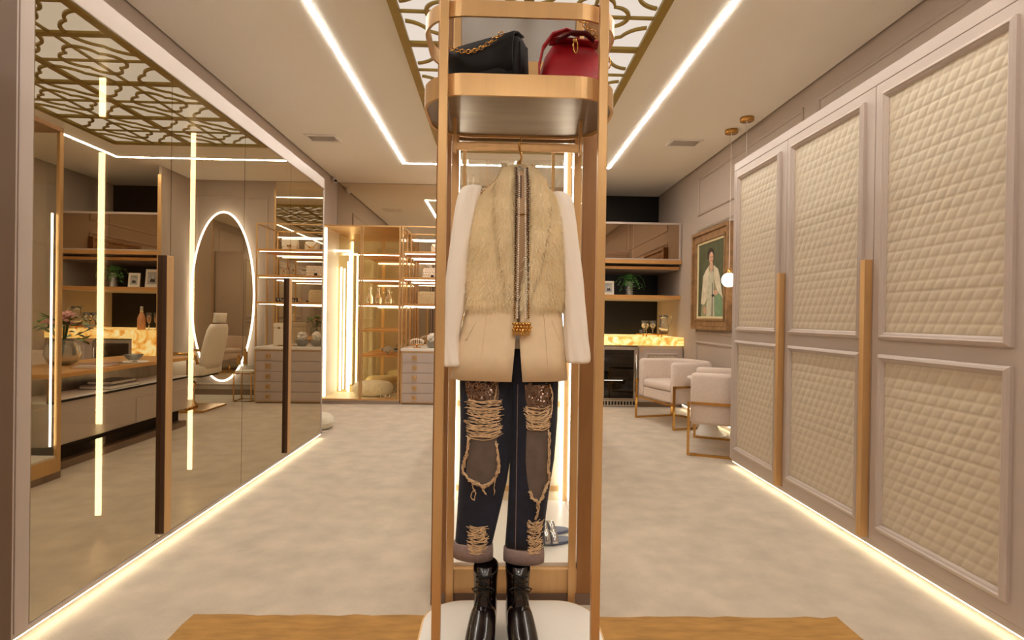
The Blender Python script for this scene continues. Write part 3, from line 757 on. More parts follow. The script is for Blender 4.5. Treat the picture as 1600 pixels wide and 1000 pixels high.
# ================================================================== BOOTS
M['bootl'] = mat('black_burgundy_leather', (20, 8, 9), .22, spec=.6, coat=.35, bump=(60, .1, .002))
M['bootr'] = mat('black_rubber', (12, 11, 11), .6)
M['lace'] = mat('black_lace', (16, 14, 14), .8)
def make_boot():
    t = thing('ankle_boot', 'b', 'boot', (0, 0, 0), 'black lace-up boots on the tower base')
    # toe points to -Y; origin under the heel
    R = []
    sec = [(.030, -.235, .012, .018, .020), (.032, -.222, .030, .030, .022), (.036, -.195, .041, .040, .027), (.046, -.160, .046, .044, .034), (.060, -.125, .044, .046, .046), (.082, -.090, .040, .048, .060)]
    for zc, y, hw, hh, hd in sec:
        R.append([(hw*math.cos(2*PI*k/22), y-.25*hh*math.sin(2*PI*k/22)*0, max(.016, zc+hh*.85*math.sin(2*PI*k/22))) for k in range(22)])
    m = MB(); m.loft(R[:6]+[[(p[0], -.03+.0, p[2]) for p in R[5]]], caps=True)
    m.build('vamp', 'bootl', t, True, sub=1)
    sh = MB(); rings = []
    for z, yc, hw, hl in ((.016, -.005, .033, .048), (.05, -.010, .036, .060), (.085, -.018, .037, .062), (.115, -.020, .036, .054), (.15, -.018, .0365, .049), (.185, -.016, .038, .049), (.215, -.015, .040, .050), (.222, -.015, .0395, .0495), (.218, -.015, .035, .045), (.17, -.016, .033, .043)):
        rings.append([(hw*math.cos(2*PI*k/24), yc+hl*math.sin(2*PI*k/24), z+(.010*math.sin(2*PI*k/24) if z > .2 else 0)) for k in range(24)])
    sh.loft(rings, caps=True); sh.build('shaft', 'bootl', t, True)
    so = []
    for i in range(36):
        a = 2*PI*i/36; y = -.095+.145*math.sin(a); wv = .046 if y < -.12 else (.036 if -.12 <= y < -.04 else .037)
        so.append((wv*math.copysign(abs(math.cos(a))**.7, math.cos(a)), y))
    MB().prism(so, 'z', .004, .020).build('sole', 'bootr', t, bevel=.003)
    MB().prism([(x*.95, y) for x, y in so if y > -.03], 'z', 0, .012).build('heel', 'bootr', t)
    tg = MB().loft([[(x, -.0645-.01*math.cos(x*60)-dy, z) for x in (-.022, -.011, 0, .011, .022)] for z, dy in ((.238, -.004), (.19, .0), (.14, .004), (.105, .014), (.085, .034))], closed=False)
    tg.build('tongue', 'bootl', t, True, solid=.004)
    for i in range(7):
        z = .098+i*.0185; y = -.0725-.013*max(0, 1-i*.5)-(.012 if i == 0 else 0); s = -1 if i % 2 else 1
        lo = MB()
        lo.tube([(-.021, y+.007, z-.004*s), (-.010, y-.005, z), (.010, y-.005, z+.004*s), (.021, y+.007, z+.006*s)], .0024, 6)
        lo.tube([(.021, y+.007, z-.006), (.0, y-.007, z+.004), (-.021, y+.007, z+.012)], .0022, 6)
        lo.build('lace', 'lace', t, True)
        for sx in (-1, 1): MB().ball((sx*.023, y+.006, z), .0032, 8, 6).build('eyelet', 'bootr', t, True)
    bw = MB()
    for sx in (-1, 1):
        bw.tube([(0, -.078, .175), (sx*.018, -.09, .186), (sx*.034, -.085, .176), (sx*.028, -.084, .166), (0, -.080, .174)], .0023, 6)
        bw.tube([(0, -.078, .174), (sx*.016, -.088, .15), (sx*.026, -.082, .118)], .0021, 6)
    bw.build('bow', 'lace', t, True)
    return t
def copy_tree(o, parent=None):
    c = o.copy(); COL.objects.link(c); c.parent = parent; ORG[c] = Vector()
    for ch in list(o.children): copy_tree(ch, c)
    return c
b1 = make_boot(); b2 = copy_tree(b1)
b1.scale = (1, 1, .92); b2.scale = (1, 1, .92); b1.location = (-.018, 1.765, .0345); b1.rotation_euler.z = -.10; b1['label'] = 'black lace-up ankle boot on the left of its pair, under the left trouser leg'
b2.location = (.080, 1.765, .0345); b2.rotation_euler.z = .10; b2['label'] = 'black lace-up ankle boot on the right of its pair, under the right trouser leg'

# ================================================================== HANDBAGS ON THE SHELF
M['suede'] = mat('black_suede', (20, 16, 17), .75, noise=(40, .2), sheen=.08, spec=.3)
M['red'] = mat('red_leather', (176, 22, 38), .4, spec=.5, noise=(60, .06))
M['reddark'] = mat('dark_red_lining', (92, 12, 22), .5)
hb = thing('black_handbag', 'black suede flap handbag with gold chain on the top shelf', 'handbag', (0, 0, 0))
# local: x along the bag, y depth (front = -y), z up
def bagsec(x, hgt, dp, top):
    return [(x, -dp, 0), (x, -dp*1.08, hgt*.35), (x, -dp*1.0, hgt*.75), (x, -dp*.75, hgt*.95), (x, -dp*.3, hgt), (x, dp*.3, hgt), (x, dp*.85, hgt*.93), (x, dp, hgt*.6), (x, dp, 0)]
MB().loft([bagsec(x, h_, d_, 0) for x, h_, d_ in ((-.135, .150, .028), (-.130, .165, .040), (-.08, .174, .046), (0, .178, .050), (.08, .178, .050), (.128, .172, .044), (.134, .155, .030))], closed=True, caps=True).build('body', 'suede', hb, True)
MB().loft([[(x, -.047, .055), (x, -.0555, .09), (x, -.0545, .13), (x, -.043, .172), (x, -.018, .181), (x, .016, .181)] for x in (-.131, -.06, .06, .131)], closed=False).build('flap', 'suede', hb, True, solid=.005)
MB().loft([[(.137, y, z) for y, z in ((-.030, .005), (-.012, .06), (-.022, .15))], [(.128, y, z) for y, z in ((.005, .005), (.012, .06), (.006, .15))], [(.138, y, z) for y, z in ((.030, .005), (.034, .06), (.026, .15))]], closed=False).build('gusset', 'suede', hb, True, solid=.004)
cl = MB()
for i in range(17):
    t = i/16; p = Vector((-.095+.19*t, -.060, .166-.028*math.sin(PI*t)))
    if i % 2: cl.tube([p+Vector((.0085*math.cos(a), .0035*math.sin(a), .0045*math.sin(a))) for a in [2*PI*k/10 for k in range(10)]], .0018, 5, closed=True)
    else: cl.tube([p+Vector((.0085*math.cos(a), -.0025*math.sin(a), .0050*math.sin(a))) for a in [2*PI*k/10 for k in range(10)]], .0018, 5, closed=True)
cl.build('chain', 'brass', hb, True)
bx(-.034, .020, -.064, -.056, .046, .058).build('clasp', 'brass', hb, bevel=.002)
hb.location = (-.045, 1.755, 1.7125); hb.rotation_euler = (0, 0, math.radians(-32))
rb = thing('red_handbag', 'red leather handbag with looped strap and gold clips on the top shelf', 'handbag', (0, 0, 0))
MB().loft([[(x*w_, y*d_, z) for x, y in [(math.copysign(abs(math.cos(a))**.5, math.cos(a)), math.copysign(abs(math.sin(a))**.6, math.sin(a))) for a in [2*PI*k/28 for k in range(28)]]] for z, w_, d_ in ((0, .098, .050), (.03, .100, .052), (.07, .094, .046), (.105, .082, .034), (.13, .066, .020), (.142, .05, .008))], caps=True).build('body', 'red', rb, True)
MB().loft([[(x, y, z) for x in (-.07, -.035, 0, .035, .07)] for y, z in ((.004, .140), (-.010, .154), (-.026, .148))], closed=False).build('top_flap', 'red', rb, True, solid=.005)
# strap: ribbon from the top, out to the left and down to the shelf
sp = [(.01, -.03, .155), (-.03, -.04, .160), (-.07, -.05, .142), (-.098, -.055, .105), (-.108, -.055, .06), (-.106, -.05, .02), (-.100, -.046, .006)]
MB().loft([[(x-.004, y-.017, z-.002), (x+.004, y+.017, z+.003)] for x, y, z in sp], closed=False).build('strap', 'red', rb, True, solid=.004)
MB().loft([[(x, -.052+y, z) for x, z in ((-.06, .128), (-.02, .150), (.02, .152), (.045, .136))] for y in (-.012, .010)], closed=False).build('strap_end', 'reddark', rb, True, solid=.004)
rc = MB()
for i in range(5): 
    p = Vector((.004+.011*i, -.066, .176-.009*i)); rc.tube([p+Vector((.007*math.cos(a), .003*(-1)**i*math.sin(a), .005*math.sin(a))) for a in [2*PI*k/10 for k in range(10)]], .0018, 5, closed=True)
rc.build('gold_links', 'brass', rb, True, kind='stuff'); rc = MB()
rc.tube([(-.012+.006*math.cos(2*PI*k/12), -.068, .110+.016*math.sin(2*PI*k/12)) for k in range(12)], .0022, 6, closed=True)
rc.ball((-.014, -.068, .124), .007, 10, 6, .7); rc.build('gold_clip', 'brass', rb, True); rc = MB()
rc.tube([(.088+.004*math.cos(2*PI*k/12), -.05, .085+.014*math.sin(2*PI*k/12)) for k in range(12)], .002, 6, closed=True)
rc.build('gold_clip', 'brass', rb, True)
rb.location = (.232, 1.730, 1.7125); rb.rotation_euler.z = .12; rb.scale = (1.12, 1.1, 1.22)
# ================================================================== BACK WALL MIRROR
wm = thing('wall_mirror', 'floor-to-ceiling mirror covering the back wall behind the shelves', 'mirror', (-1.05, 7.03, 0))
bx(-2.015, -.10, 7.026, 7.036, .01, H-.006).build('glass', 'mirror', wm)
bx(-.10, -.094, 7.022, 7.038, .01, H-.006).build('edge_strip', 'gold', wm)

# ================================================================== GLASS WARDROBE (back left)
GF, GB = 6.40, 7.02
gw = thing('glass_wardrobe', 'lit wardrobe with gold framed glass doors in the far left corner', 'wardrobe', (-1.55, 6.7, 0))
GX0, GX1 = -2.005, -1.105
bx(GX0, GX1, GF+.02, GB, .0, .04).build('plinth', 'lac', gw)
bx(GX0, GX1, GF+.005, GB, .04, .058).build('bottom_panel', 'cream', gw)
bx(GX0, GX1, GF+.005, GB, 2.05, 2.068).build('top_panel', 'gold', gw)
bx(GX0, GX0+.016, GF+.01, GB, .058, 2.05).build('side_panel', 'ivory', gw)
bx(GX0+.016, GX1-.01, GB-.012, GB, .058, 2.05).build('back_panel', mat('gold_mirror', (226, 208, 160), .06, .9), gw)
bx(GX1-.006, GX1, GF+.02, GB, .058, 2.05).build('side_pane', 'goldglass', gw)
for x in (GX1-.012,):
    for y in (GF+.02, 6.7): bx(x, x+.012, y, y+.014, .058, 2.05).build('post', 'gold', gw)
for x0, x1 in ((GX0+.004, -1.556), (-1.550, GX1-.004)):
    d = MB().ring([(x0, .048), (x1, .048), (x1, 2.062), (x0, 2.062)], [(x0+.016, .064), (x1-.016, .064), (x1-.016, 2.046), (x0+.016, 2.046)], 'y', GF-.014, GF+.004).build('door', 'gold', gw)
    bx(x0+.015, x1-.015, GF-.008, GF-.003, .063, 2.047).build('pane', 'goldglass', d)
for z in (1.745, 1.445, 1.150, .850, .553):
    s_ = bx(GX0+.4, GX1-.014, GF+.06, GB-.014, z-.010, z+.010).build('shelf', 'oak', gw)
    if z > 1.1: bx(GX0+.4, GX1-.02, GF+.064, GF+.076, z-.018, z-.0105).build('light_strip', 'leds', s_)
for x, y, z1 in ((-1.972, GF+.02, 2.03), (-1.935, GB-.09, 1.62), (-1.80, GB-.20, 1.80), (-1.868, GB-.02, 1.70)):
    bx(x-.010, x+.010, y, y+.012, .08, z1).build('light_line', 'ledc', gw)
bx(-1.985, -1.80, GB-.20, GB-.188, 1.80, 1.825).build('light_line', 'ledc', gw)
M['whitefur'] = mat('ivory_plush', (236, 226, 204), .9, noise=(30, .08), bump=(60, .8, .012), sheen=.4)
pb = thing('plush_basket', 'round ivory plush pet bed on the glass wardrobe floor', 'basket', (-1.45, 6.70, .058))
MB().tube([(-1.47+.16*math.cos(2*PI*k/28), 6.70+.11*math.sin(2*PI*k/28), .1445) for k in range(28)], .085, 14, closed=True).build('rim', 'whitefur', pb, True)
MB().lathe([(.001, .01), (.19, .01), (.19, .05), (.001, .06)], 28, (-1.47, 6.70, .0585), 1, .8).build('cushion', 'whitefur', pb, True)
def ankle_strap_shoe(x, y, z, rot, label, group):
    t = thing('strappy_shoe', label, 'shoe', (0, 0, 0), group)
    MB().prism([(.10*math.cos(a), .034*math.sin(a)) for a in [2*PI*k/18 for k in range(18)]], 'z', .0, .010).build('sole', 'gold', t)
    for xx in (-.05, .0, .05): MB().tube([(xx, .034*math.cos(PI*k/8), .008+.045*math.sin(PI*k/8)) for k in range(9)], .005, 6).build('strap', 'silver', t, True)
    t.location = (x, y, z); t.rotation_euler.z = rot
ankle_strap_shoe(-1.27, 6.452, .0585, .05, 'gold strappy shoe at the front of the glass wardrobe floor', 'shoes in the glass wardrobe')
ankle_strap_shoe(-1.245, 6.93, .0585, .05, 'gold strappy shoe behind the plush bed in the glass wardrobe', 'shoes in the glass wardrobe')
# folded scarf on a shelf
rf = random.Random(5)
fm = MB(); rows = []
for j in range(9):
    rows.append([(-1.34+.20*i/12, 6.48+.05*math.sin(j*.7+i*.5)+.012*j, .566+.044+.030*math.sin(i*.9+j*.6)*math.sin(PI*i/12)+.004*j+.004*math.sin(i*3.1)) for i in range(13)])
fm.loft(rows, closed=False); tag(fm.build('folded_scarf', mat('grey_scarf', (166, 152, 140), .8, noise=(50, .5)), None, True, solid=.012), 'crumpled grey patterned scarf on the lower glass wardrobe shelf', 'scarf')
# stemware and decanters behind the doors
M['crystal'] = mat('crystal', (250, 248, 240), .03, trans=.9, spec=.6)
gn = [(-1.50, 1.161, 'crystal decanter on the wardrobe shelf, left'), (-1.40, 1.161, 'crystal decanter on the wardrobe shelf, centre'), (-1.28, 1.161, 'crystal decanter on the wardrobe shelf, right')]
for x, z, lab in gn:
    t = thing('decanter', lab, 'decanter', (x, 6.6, z), 'decanters in the glass wardrobe')
    MB().lathe([(.030, 0), (.040, .02), (.038, .08), (.014, .12), (.012, .16), (.018, .17)], 18, (x, 6.6, z)).build('bottle', 'crystal', t, True)
    MB().ball((x, 6.6, z+.187), .018, 12, 8).build('stopper', 'crystal', t, True)

# ================================================================== OPEN SHELF UNIT WITH DRAWERS
SX0, SX1, SF, SB = -1.092, -.126, 6.40, 7.015
su = thing('shelf_unit', 'open gold framed shelf unit with taupe drawers against the mirror', 'shelf unit', (-.61, 6.7, 0))
bx(SX0, SX1, SF+.006, SB, .012, .618).build('drawer_body', 'lac', su)
bx(SX0+.01, SX1-.01, SF+.02, SB, 0, .012).build('plinth', 'lacd', su)
bx(SX0-.004, SX1+.004, SF-.012, SB, .6185, .648).build('counter', 'white', su, bevel=.002)
MB().ring([(SX0, .014), (SX1, .014), (SX1, .618), (SX0, .618)], [(SX0+.018, .026), (SX1-.018, .026), (SX1-.018, .603), (SX0+.018, .603)], 'y', SF-.004, SF+.006).build('drawer_frame', 'gold', su)
dz = [.602, .487, .369, .251, .134, .027]
for k in range(5):
    d = bx(SX0+.020, SX1-.020, SF-.012, SF+.005, dz[k+1]+.003, dz[k]-.002).build('drawer', 'lac', su, bevel=.001)
    zc = (dz[k]+dz[k+1])/2
    for x in (-.931, -.285):
        MB().ring([(x-.026, zc-.026), (x+.026, zc-.026), (x+.026, zc+.026), (x-.026, zc+.026)], [(x-.012, zc-.012), (x+.012, zc-.012), (x+.012, zc+.012), (x-.012, zc+.012)], 'y', SF-.028, SF-.012).build('knob', 'gold', d, bevel=.001)
for x in (SX0, SX1-.016):
    for y in (SF, 6.69, SB-.016): bx(x, x+.016, y, y+.016, .649, 2.07).build('post', 'gold', su)
for x in (SX0, SX1-.016):
    bx(x+.001, x+.015, SF+.017, SB-.017, 2.054, 2.069).build('side_rail', 'gold', su)
bx(SX0+.017, SX1-.017, SF+.001, SF+.015, 2.054, 2.069).build('top_rail', 'gold', su)
bx(SX0+.017, SX1-.017, SB-.015, SB-.001, 2.054, 2.069).build('top_rail', 'gold', su)
bx(SX0+.03, SX1-.03, SB-.06, SB-.05, 1.98, 1.988).build('light_strip', 'leds', su)
SH = [1.763, 1.462, 1.155]
for z in SH:
    s_ = bx(SX0+.017, SX1-.017, SF+.002, SB-.002, z-.013, z+.013).build('shelf', 'oak', su, bevel=.001)
    bx(SX0+.03, SX1-.03, SF+.03, SF+.042, z-.019, z-.0135).build('light_strip', 'leds', s_)
    bx(SX0+.03, SX1-.03, SB-.08, SB-.068, z-.019, z-.0135).build('light_strip', 'leds', s_)
# bags and trinkets on it
M['quiltw'] = mat('white_quilted_leather', (240, 230, 216), .4)
M['rattan'] = mat('woven_straw', (224, 204, 164), .7, noise=(120, .25), bump=(150, .6, .004))
def small_bag(x, z, w_, h_, d_, mt, label, style):
    y = 6.60; t = thing('handbag', label, 'handbag', (x, y, z), 'handbags on the open shelves')
    rr = [(0, .96), (.08, 1), (.5, 1), (.85, .97), (1, .85)]
    MB().loft([[(x+px_*1, y+py_, z+h_*a) for px_, py_ in rrect(0, 0, w_/2*b, d_/2*b, d_*.35*b, 4)] for a, b in rr], caps=True).build('body', mt, t, True)
    if style == 'flap':
        MB().loft([[(x+u, y-d_/2*1.02-.003, z+h_*v) for u in (-w_*.47, 0, w_*.47)] for v in (.40, .7, .97)], closed=False).build('flap', mt, t, solid=.006)
        MB().ring([(x-.022, z+h_*.36), (x+.022, z+h_*.36), (x+.022, z+h_*.5), (x-.022, z+h_*.5)], [(x-.013, z+h_*.40), (x+.013, z+h_*.40), (x+.013, z+h_*.46), (x-.013, z+h_*.46)], 'y', y-d_/2-.016, y-d_/2-.004).build('clasp', 'brass', t)
    if style == 'quilt':
        q = MB()
        n, r_ = int(w_/.028), max(2, int(h_/.028))
        for i in range(n):
            for j in range(r_): q.ball((x-w_/2+.016+i*.028+(.014 if j % 2 else 0)*.8, y-d_/2, z+.0165+j*h_/r_), .0145, 6, 4, 1, 1, .45)
        q.build('quilted_front', mt, t, True)
        bx(x-.016, x+.016, y-d_/2-.018, y-d_/2-.004, z+h_*.1, z+h_*.3).build('clasp', 'black', t)
    if style == 'clutch':
        q = MB()
        for i in range(9):
            for j in range(4):
                if i < 8 or j % 2 == 0: q.tube([(x-w_/2+.02+i*w_*.105+.014*math.cos(2*PI*k/8), y-d_/2-.004, z+.02+j*h_*.25+.012*math.sin(2*PI*k/8)) for k in range(8)], .003, 4, closed=True)
        q.build('woven_loops', mt, t, True)
    if style == 'chain':
        MB().tube([(x-w_*.45+w_*.9*i/14, y-d_/2-.012, z+h_*.86-.05*math.sin(PI*i/14)) for i in range(15)], .004, 5).build('chain', 'brass', t, True)
        bx(x-.03, x+.03, y-d_/2-.014, y-d_/2, z+h_*.3, z+h_*.45).build('clasp', 'brass', t)
small_bag(-.445, 1.7765, .19, .13, .07, 'ivory', 'plain ivory handbag on the top open shelf', 'flap')
small_bag(-.70, 1.7765, .17, .11, .07, 'ivory', 'ivory handbag with gold chain front on the top open shelf', 'chain')
small_bag(-.76, 1.4755, .24, .125, .075, 'quiltw', 'white quilted handbag with black clasp on the second open shelf', 'quilt')
small_bag(-.80, 1.1685, .26, .15, .08, 'rattan', 'woven straw clutch on the third open shelf', 'clutch')
tr = thing('mirror_tray', 'small gold mirrored tray on the second open shelf', 'tray', (-.43, 6.58, 1.4755))
MB().lathe([(.10, 0), (.105, .004), (.105, .014), (.098, .014), (.098, .006)], 28, (-.43, 6.58, 1.4755), 1.2, .8).build('tray', 'brass', tr, True)
for k, (dx, r_, h_) in enumerate(((-.06, .016, .05), (0, .02, .075), (.055, .016, .04))):
    t = thing('scent_bottle', ['small square scent bottle at the left of the mirrored tray', 'tall scent bottle in the middle of the mirrored tray', 'low scent bottle at the right of the mirrored tray'][k], 'bottle', (-.43+dx, 6.58, 1.482), 'scent bottles on the tray')
    bx(-.43+dx-r_, -.43+dx+r_, 6.58-r_*.6, 6.58+r_*.6, 1.4822, 1.4822+h_).build('flask', 'crystal', t, bevel=.004)
    MB().lathe([(.007, 0), (.007, .012), (.010, .013), (.010, .028)], 12, (-.43+dx, 6.58, 1.4822+h_)).build('cap', 'brass', t, True)
sg = thing('shelf_sign', 'small black name sign with white letters on the third open shelf', 'sign', (-.44, 6.50, 1.1685))
bx(-.57, -.317, 6.50, 6.515, 1.1687, 1.215).build('plate', 'black', sg, bevel=.002)
lt = MB(); rl = random.Random(4)
for k in range(8):
    x = -.553+k*.0285; lt.box(x, x+.005, 6.4985, 6.4998, 1.178, 1.205)
    zz = 1.178 if rl.random() < .5 else 1.200
    lt.box(x+.005, x+.019, 6.4985, 6.4998, zz, zz+.005)
    if k % 2: lt.box(x+.016, x+.020, 6.4985, 6.4998, 1.184, 1.200)
lt.build('lettering', 'white', sg, kind='stuff')
t = thing('jewel_dish', 'flat white dish with trinkets on the third open shelf', 'dish', (-.50, 6.66, 1.1685))
MB().lathe([(.06, 0), (.10, .012), (.104, .018), (.098, .018), (.05, .006)], 26, (-.50, 6.66, 1.1685)).build('dish', 'white', t, True)
for k in range(3): MB().lathe([(.012, 0), (.018, .015), (.004, .03), (.010, .05)], 12, (-.55+k*.05, 6.66, 1.176)).build('trinket', 'brass', t, True)
M['petal'] = mat('white_petals', (246, 240, 230), .7)
for k, (x, lab) in enumerate(((-.59, 'white flower ball nearer the middle of the drawer counter'), (-.76, 'white flower ball further left on the drawer counter'))):
    t = thing('flower_ball', lab, 'flower', (x, 6.62, .648), 'flower balls on the drawer counter')
    MB().lathe([(.045, 0), (.060, .02), (.075, .075), (.070, .075), (.05, .02)], 20, (x, 6.62, .6485)).build('bowl', 'crystal', t, True)
    q = MB(); rr2 = random.Random(k)
    for i in range(46):
        a = Vector((rr2.gauss(0, 1), rr2.gauss(0, 1), rr2.gauss(0, 1))).normalized(); q.ball(Vector((x, 6.62, .770))+a*.042, .020, 6, 5, .8)
    q.build('petals', 'petal', t, True)
t = thing('jewel_tray', 'mirrored tray with bracelets on the drawer counter', 'tray', (-.42, 6.55, .648))
MB().prism(rrect(-.42, 6.55, .13, .07, .03), 'z', .6485, .656).build('tray', 'mirror', t)
for k in range(4): MB().tube([(-.50+k*.05+.022*math.cos(2*PI*i/14), 6.55+.022*math.sin(2*PI*i/14), .661) for i in range(14)], .004, 6, closed=True).build('bracelet', 'brass', t, True)
bc = thing('vanity_case', 'upright ivory vanity case on the drawer counter', 'case', (-.30, 6.70, .648))
bx(-.37, -.23, 6.66, 6.76, .6487, .86).build('box', 'ivory', bc, bevel=.012); bx(-.372, -.228, 6.657, 6.763, .86, .92).build('lid', 'ivory', bc, bevel=.015); bx(-.31, -.29, 6.648, 6.657, .85, .87).build('clasp', 'brass', bc)
cw = thing('gold_tiara', 'gold pearl tiara on a stand at the left of the drawer counter', 'tiara', (-.93, 6.55, .648))
MB().tube([(-.93+.075*math.cos(a), 6.56+.05*math.sin(a), .690) for a in [PI+PI*k/16 for k in range(17)]], .006, 6).build('band', 'brass', cw, True)
MB().lathe([(.05, 0), (.05, .006), (.01, .01), (.01, .035)], 16, (-.93, 6.56, .6487)).build('stand', 'brass', cw, True)
q = MB()
for k in range(11):
    a = PI+PI*k/10; hh = .035+.03*math.sin(PI*k/10); p = Vector((-.93+.075*math.cos(a), 6.56+.05*math.sin(a), .690)); q.ball(p+Vector((0, 0, hh)), .012, 8, 6); q.tube([p, p+Vector((0, 0, hh))], .003, 5)
q.build('pearl_points', 'pearl', cw, True)

# ================================================================== OVAL MIRROR + VANITY
om = thing('oval_mirror', 'tall oval mirror with glowing ring on the back wall', 'mirror', (.53, 7.02, 1.25))
OX, OZ, OA, OB = .53, 1.235, .385, 1.055
el = [(OX+OA*math.cos(2*PI*k/72), OZ+OB*math.sin(2*PI*k/72)) for k in range(72)]
MB().prism([(OX+(x-OX)*.985, OZ+(z-OZ)*.993) for x, z in el], 'y', 6.988, 7.000).build('glass', 'mirror', om)
MB().prism([(OX+(x-OX)*.9, OZ+(z-OZ)*.96) for x, z in el], 'y', 7.0005, 7.022).build('back_spacer', 'dark', om)
MB().tube([(x, 6.992, z) for x, z in el], .013, 8, closed=True).build('light_ring', 'ledring', om, True)
vs_ = thing('vanity_shelf', 'low clear glass vanity shelf under the oval mirror', 'shelf', (.46, 6.8, .4))
MB().prism(rrect(.46, 6.75, .47, .22, .03), 'z', .398, .410).build('glass_top', glassy('green_edge_glass', (.86, .94, .90), .1, fres=1.5), vs_)
for x in (.03, .89): MB().box(x-.01, x+.01, 6.90, 6.975, .30, .396).build('bracket', 'brass', vs_)
MB().box(.0, .92, 6.955, 6.975, .28, .30).build('wall_rail', 'brass', vs_)
for k, (x, h_, lab) in enumerate(((.12, .16, 'tall gold perfume bottle on the glass vanity shelf'), (.20, .09, 'short amber perfume bottle on the glass vanity shelf'))):
    t = thing('perfume_bottle', lab, 'bottle', (x, 6.72, .41), 'perfume bottles on the vanity shelf')
    bx(x-.022, x+.022, 6.705, 6.735, .4105, .41+h_).build('flask', mat('amber%d' % k, (196, 150, 84), .2, .5), t, bevel=.006)
    MB().lathe([(.012, 0), (.014, .03), (.006, .04)], 12, (x, 6.72, .41+h_)).build('cap', 'brass', t, True)
# salon chair (faces +x)
sc2 = thing('salon_chair', 'ivory salon chair with gold hydraulic base before the oval mirror', 'chair', (.36, 5.98, 0))
MB().prism(rrect(.36, 5.98, .26, .26, .03), 'z', .001, .022).build('base_plate', 'brass', sc2, bevel=.004)
MB().lathe([(.075, .022), (.06, .05), (.035, .09), (.035, .24), (.05, .245), (.05, .29), (.024, .30), (.024, .36)], 20, (.36, 5.98, 0)).build('column', 'brass', sc2, True)
MB().tube([(.36, 5.98, .33), (.50, 5.96, .32), (.62, 5.94, .33)], .012, 8).build('pump_lever', 'black', sc2, True)
bx(.16, .58, 5.80, 6.16, .355, .375).build('seat_frame', 'black', sc2)
MB().loft([[(x, y, z) for x, y in rrect(.37, 5.98, .24*k, .235*k, .06)] for z, k in ((.376, .95), (.39, 1), (.47, 1), (.50, .93))], caps=True).build('seat', 'ivory', sc2, True)
bkr = []
for z, x, hw in ((.44, .165, .20), (.50, .15, .225), (.62, .13, .23), (.76, .10, .225), (.86, .08, .20), (.91, .072, .15)):
    bkr.append([(x+.045*math.cos(a)*(1 if math.cos(a) > 0 else .9), 5.98+hw*math.copysign(abs(math.sin(a))**.6, math.sin(a)), z) for a in [2*PI*k/22 for k in range(22)]])
MB().loft(bkr, caps=True).build('backrest', 'ivory', sc2, True)
MB().loft([[(x+.045*math.cos(a), 5.98+.10*math.copysign(abs(math.sin(a))**.6, math.sin(a)), z) for a in [2*PI*k/16 for k in range(16)]] for z, x in ((.925, .07), (.95, .066), (1.0, .060), (1.03, .058))], caps=True).build('headrest', 'ivory', sc2, True)
for s in (-1, 1):
    MB().tube([(.16, 5.98+s*.25, .50), (.18, 5.98+s*.265, .60), (.48, 5.98+s*.265, .61), (.52, 5.98+s*.25, .47)], .016, 8).build('armrest', 'brass', sc2, True)
# gold side stool seen past the oval mirror
gs = thing('wire_stool', 'small gold wire frame stool with shoe beside the drawers', 'stool', (.03, 6.55, 0))
for z in (.01, .33): MB().tube([(.03+x, 6.55+y, z) for x, y in ((-.1, -.1), (.1, -.1), (.1, .1), (-.1, .1))], .007, 6, closed=True).build('frame_ring', 'brass', gs)
for x in (-.1, .1):
    for y in (-.1, .1): MB().tube([(.03+x, 6.55+y, .01), (.03+x, 6.55+y, .33)], .007, 6).build('leg', 'brass', gs)
MB().prism(rrect(.03, 6.55, .098, .098, .02), 'z', .338, .36).build('top', 'ivory', gs)

# ================================================================== ISLAND
il = thing('island_counter', 'long taupe jewellery counter with glass drawer and gold top behind the case', 'counter', (.2, 4.45, 0))
IX0, IX1, IY0, IY1 = -.12, .50, 3.52, 5.10
bx(IX0+.03, IX1-.03, IY0+.02, IY1-.02, 0, .05).build('plinth', 'lacd', il)
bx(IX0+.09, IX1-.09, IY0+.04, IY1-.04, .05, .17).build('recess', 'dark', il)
bx(IX0, IX1, IY0, IY1, .17, .440).build('body', 'lac', il)
for k in range(2):
    y0 = IY0+.01+k*.785; d = bx(IX0-.014, IX0-.001, y0, y0+.775, .18, .36).build('drawer', 'lac', il, bevel=.001)
bx(IX0-.004, IX0+.008, IY0, IY1, .441, .455).build('edge_trim', 'dark', il)
bx(IX0+.008, IX1, IY0, IY1, .4405, .458).build('display_bed', 'white', il)
bx(.17, .18, IY0+.02, IY1-.02, .459, .60).build('back_panel', 'steel2', il)
for y in (IY0, IY1-.03): bx(IX0, IX0+.03, y, y+.03, .441, .60).build('post', 'goldw', il)
bx(.18, IX1, IY0, IY1, .459, .60).build('cabinet', 'lac', il)
bx(IX0-.01, IX1+.01, IY0-.005, IY1+.01, .6005, .628).build('counter_top', 'oak', il, bevel=.002)
bx(IX0+.04, IX0+.05, IY0+.1, IY1-.1, .594, .6).build('light_strip', 'ledring', il)
for k, (y, lab, c) in enumerate(((4.25, 'large grey book lying in the counter display bed', (120, 112, 108)), (4.27, 'dark smaller book on top of the grey book', (70, 62, 60)))):
    t = thing('book', lab, 'book', (.0, y, .459), 'books in the counter display')
    z = .459+k*.028; w_ = .11-.02*k; l_ = .17-.03*k
    bx(-w_+.02, w_+.02, y-l_, y+l_, z, z+.004).build('cover', mat('book%d' % k, c, .4), t); bx(-w_+.022, w_+.016, y-l_+.004, y+l_-.004, z+.004, z+.022).build('pages', 'white', t); bx(-w_+.02, w_+.02, y-l_, y+l_, z+.022, z+.026).build('cover', bpy.data.materials['book%d' % k], t)
bw_ = thing('footed_bowl', 'pale footed bowl on the gold counter top', 'bowl', (-.04, 4.42, .628))
MB().lathe([(.03, 0), (.022, .012), (.05, .035), (.068, .065), (.064, .066), (.045, .036), (.005, .022)], 26, (-.04, 4.42, .6285)).build('bowl', 'crystal', bw_, True)
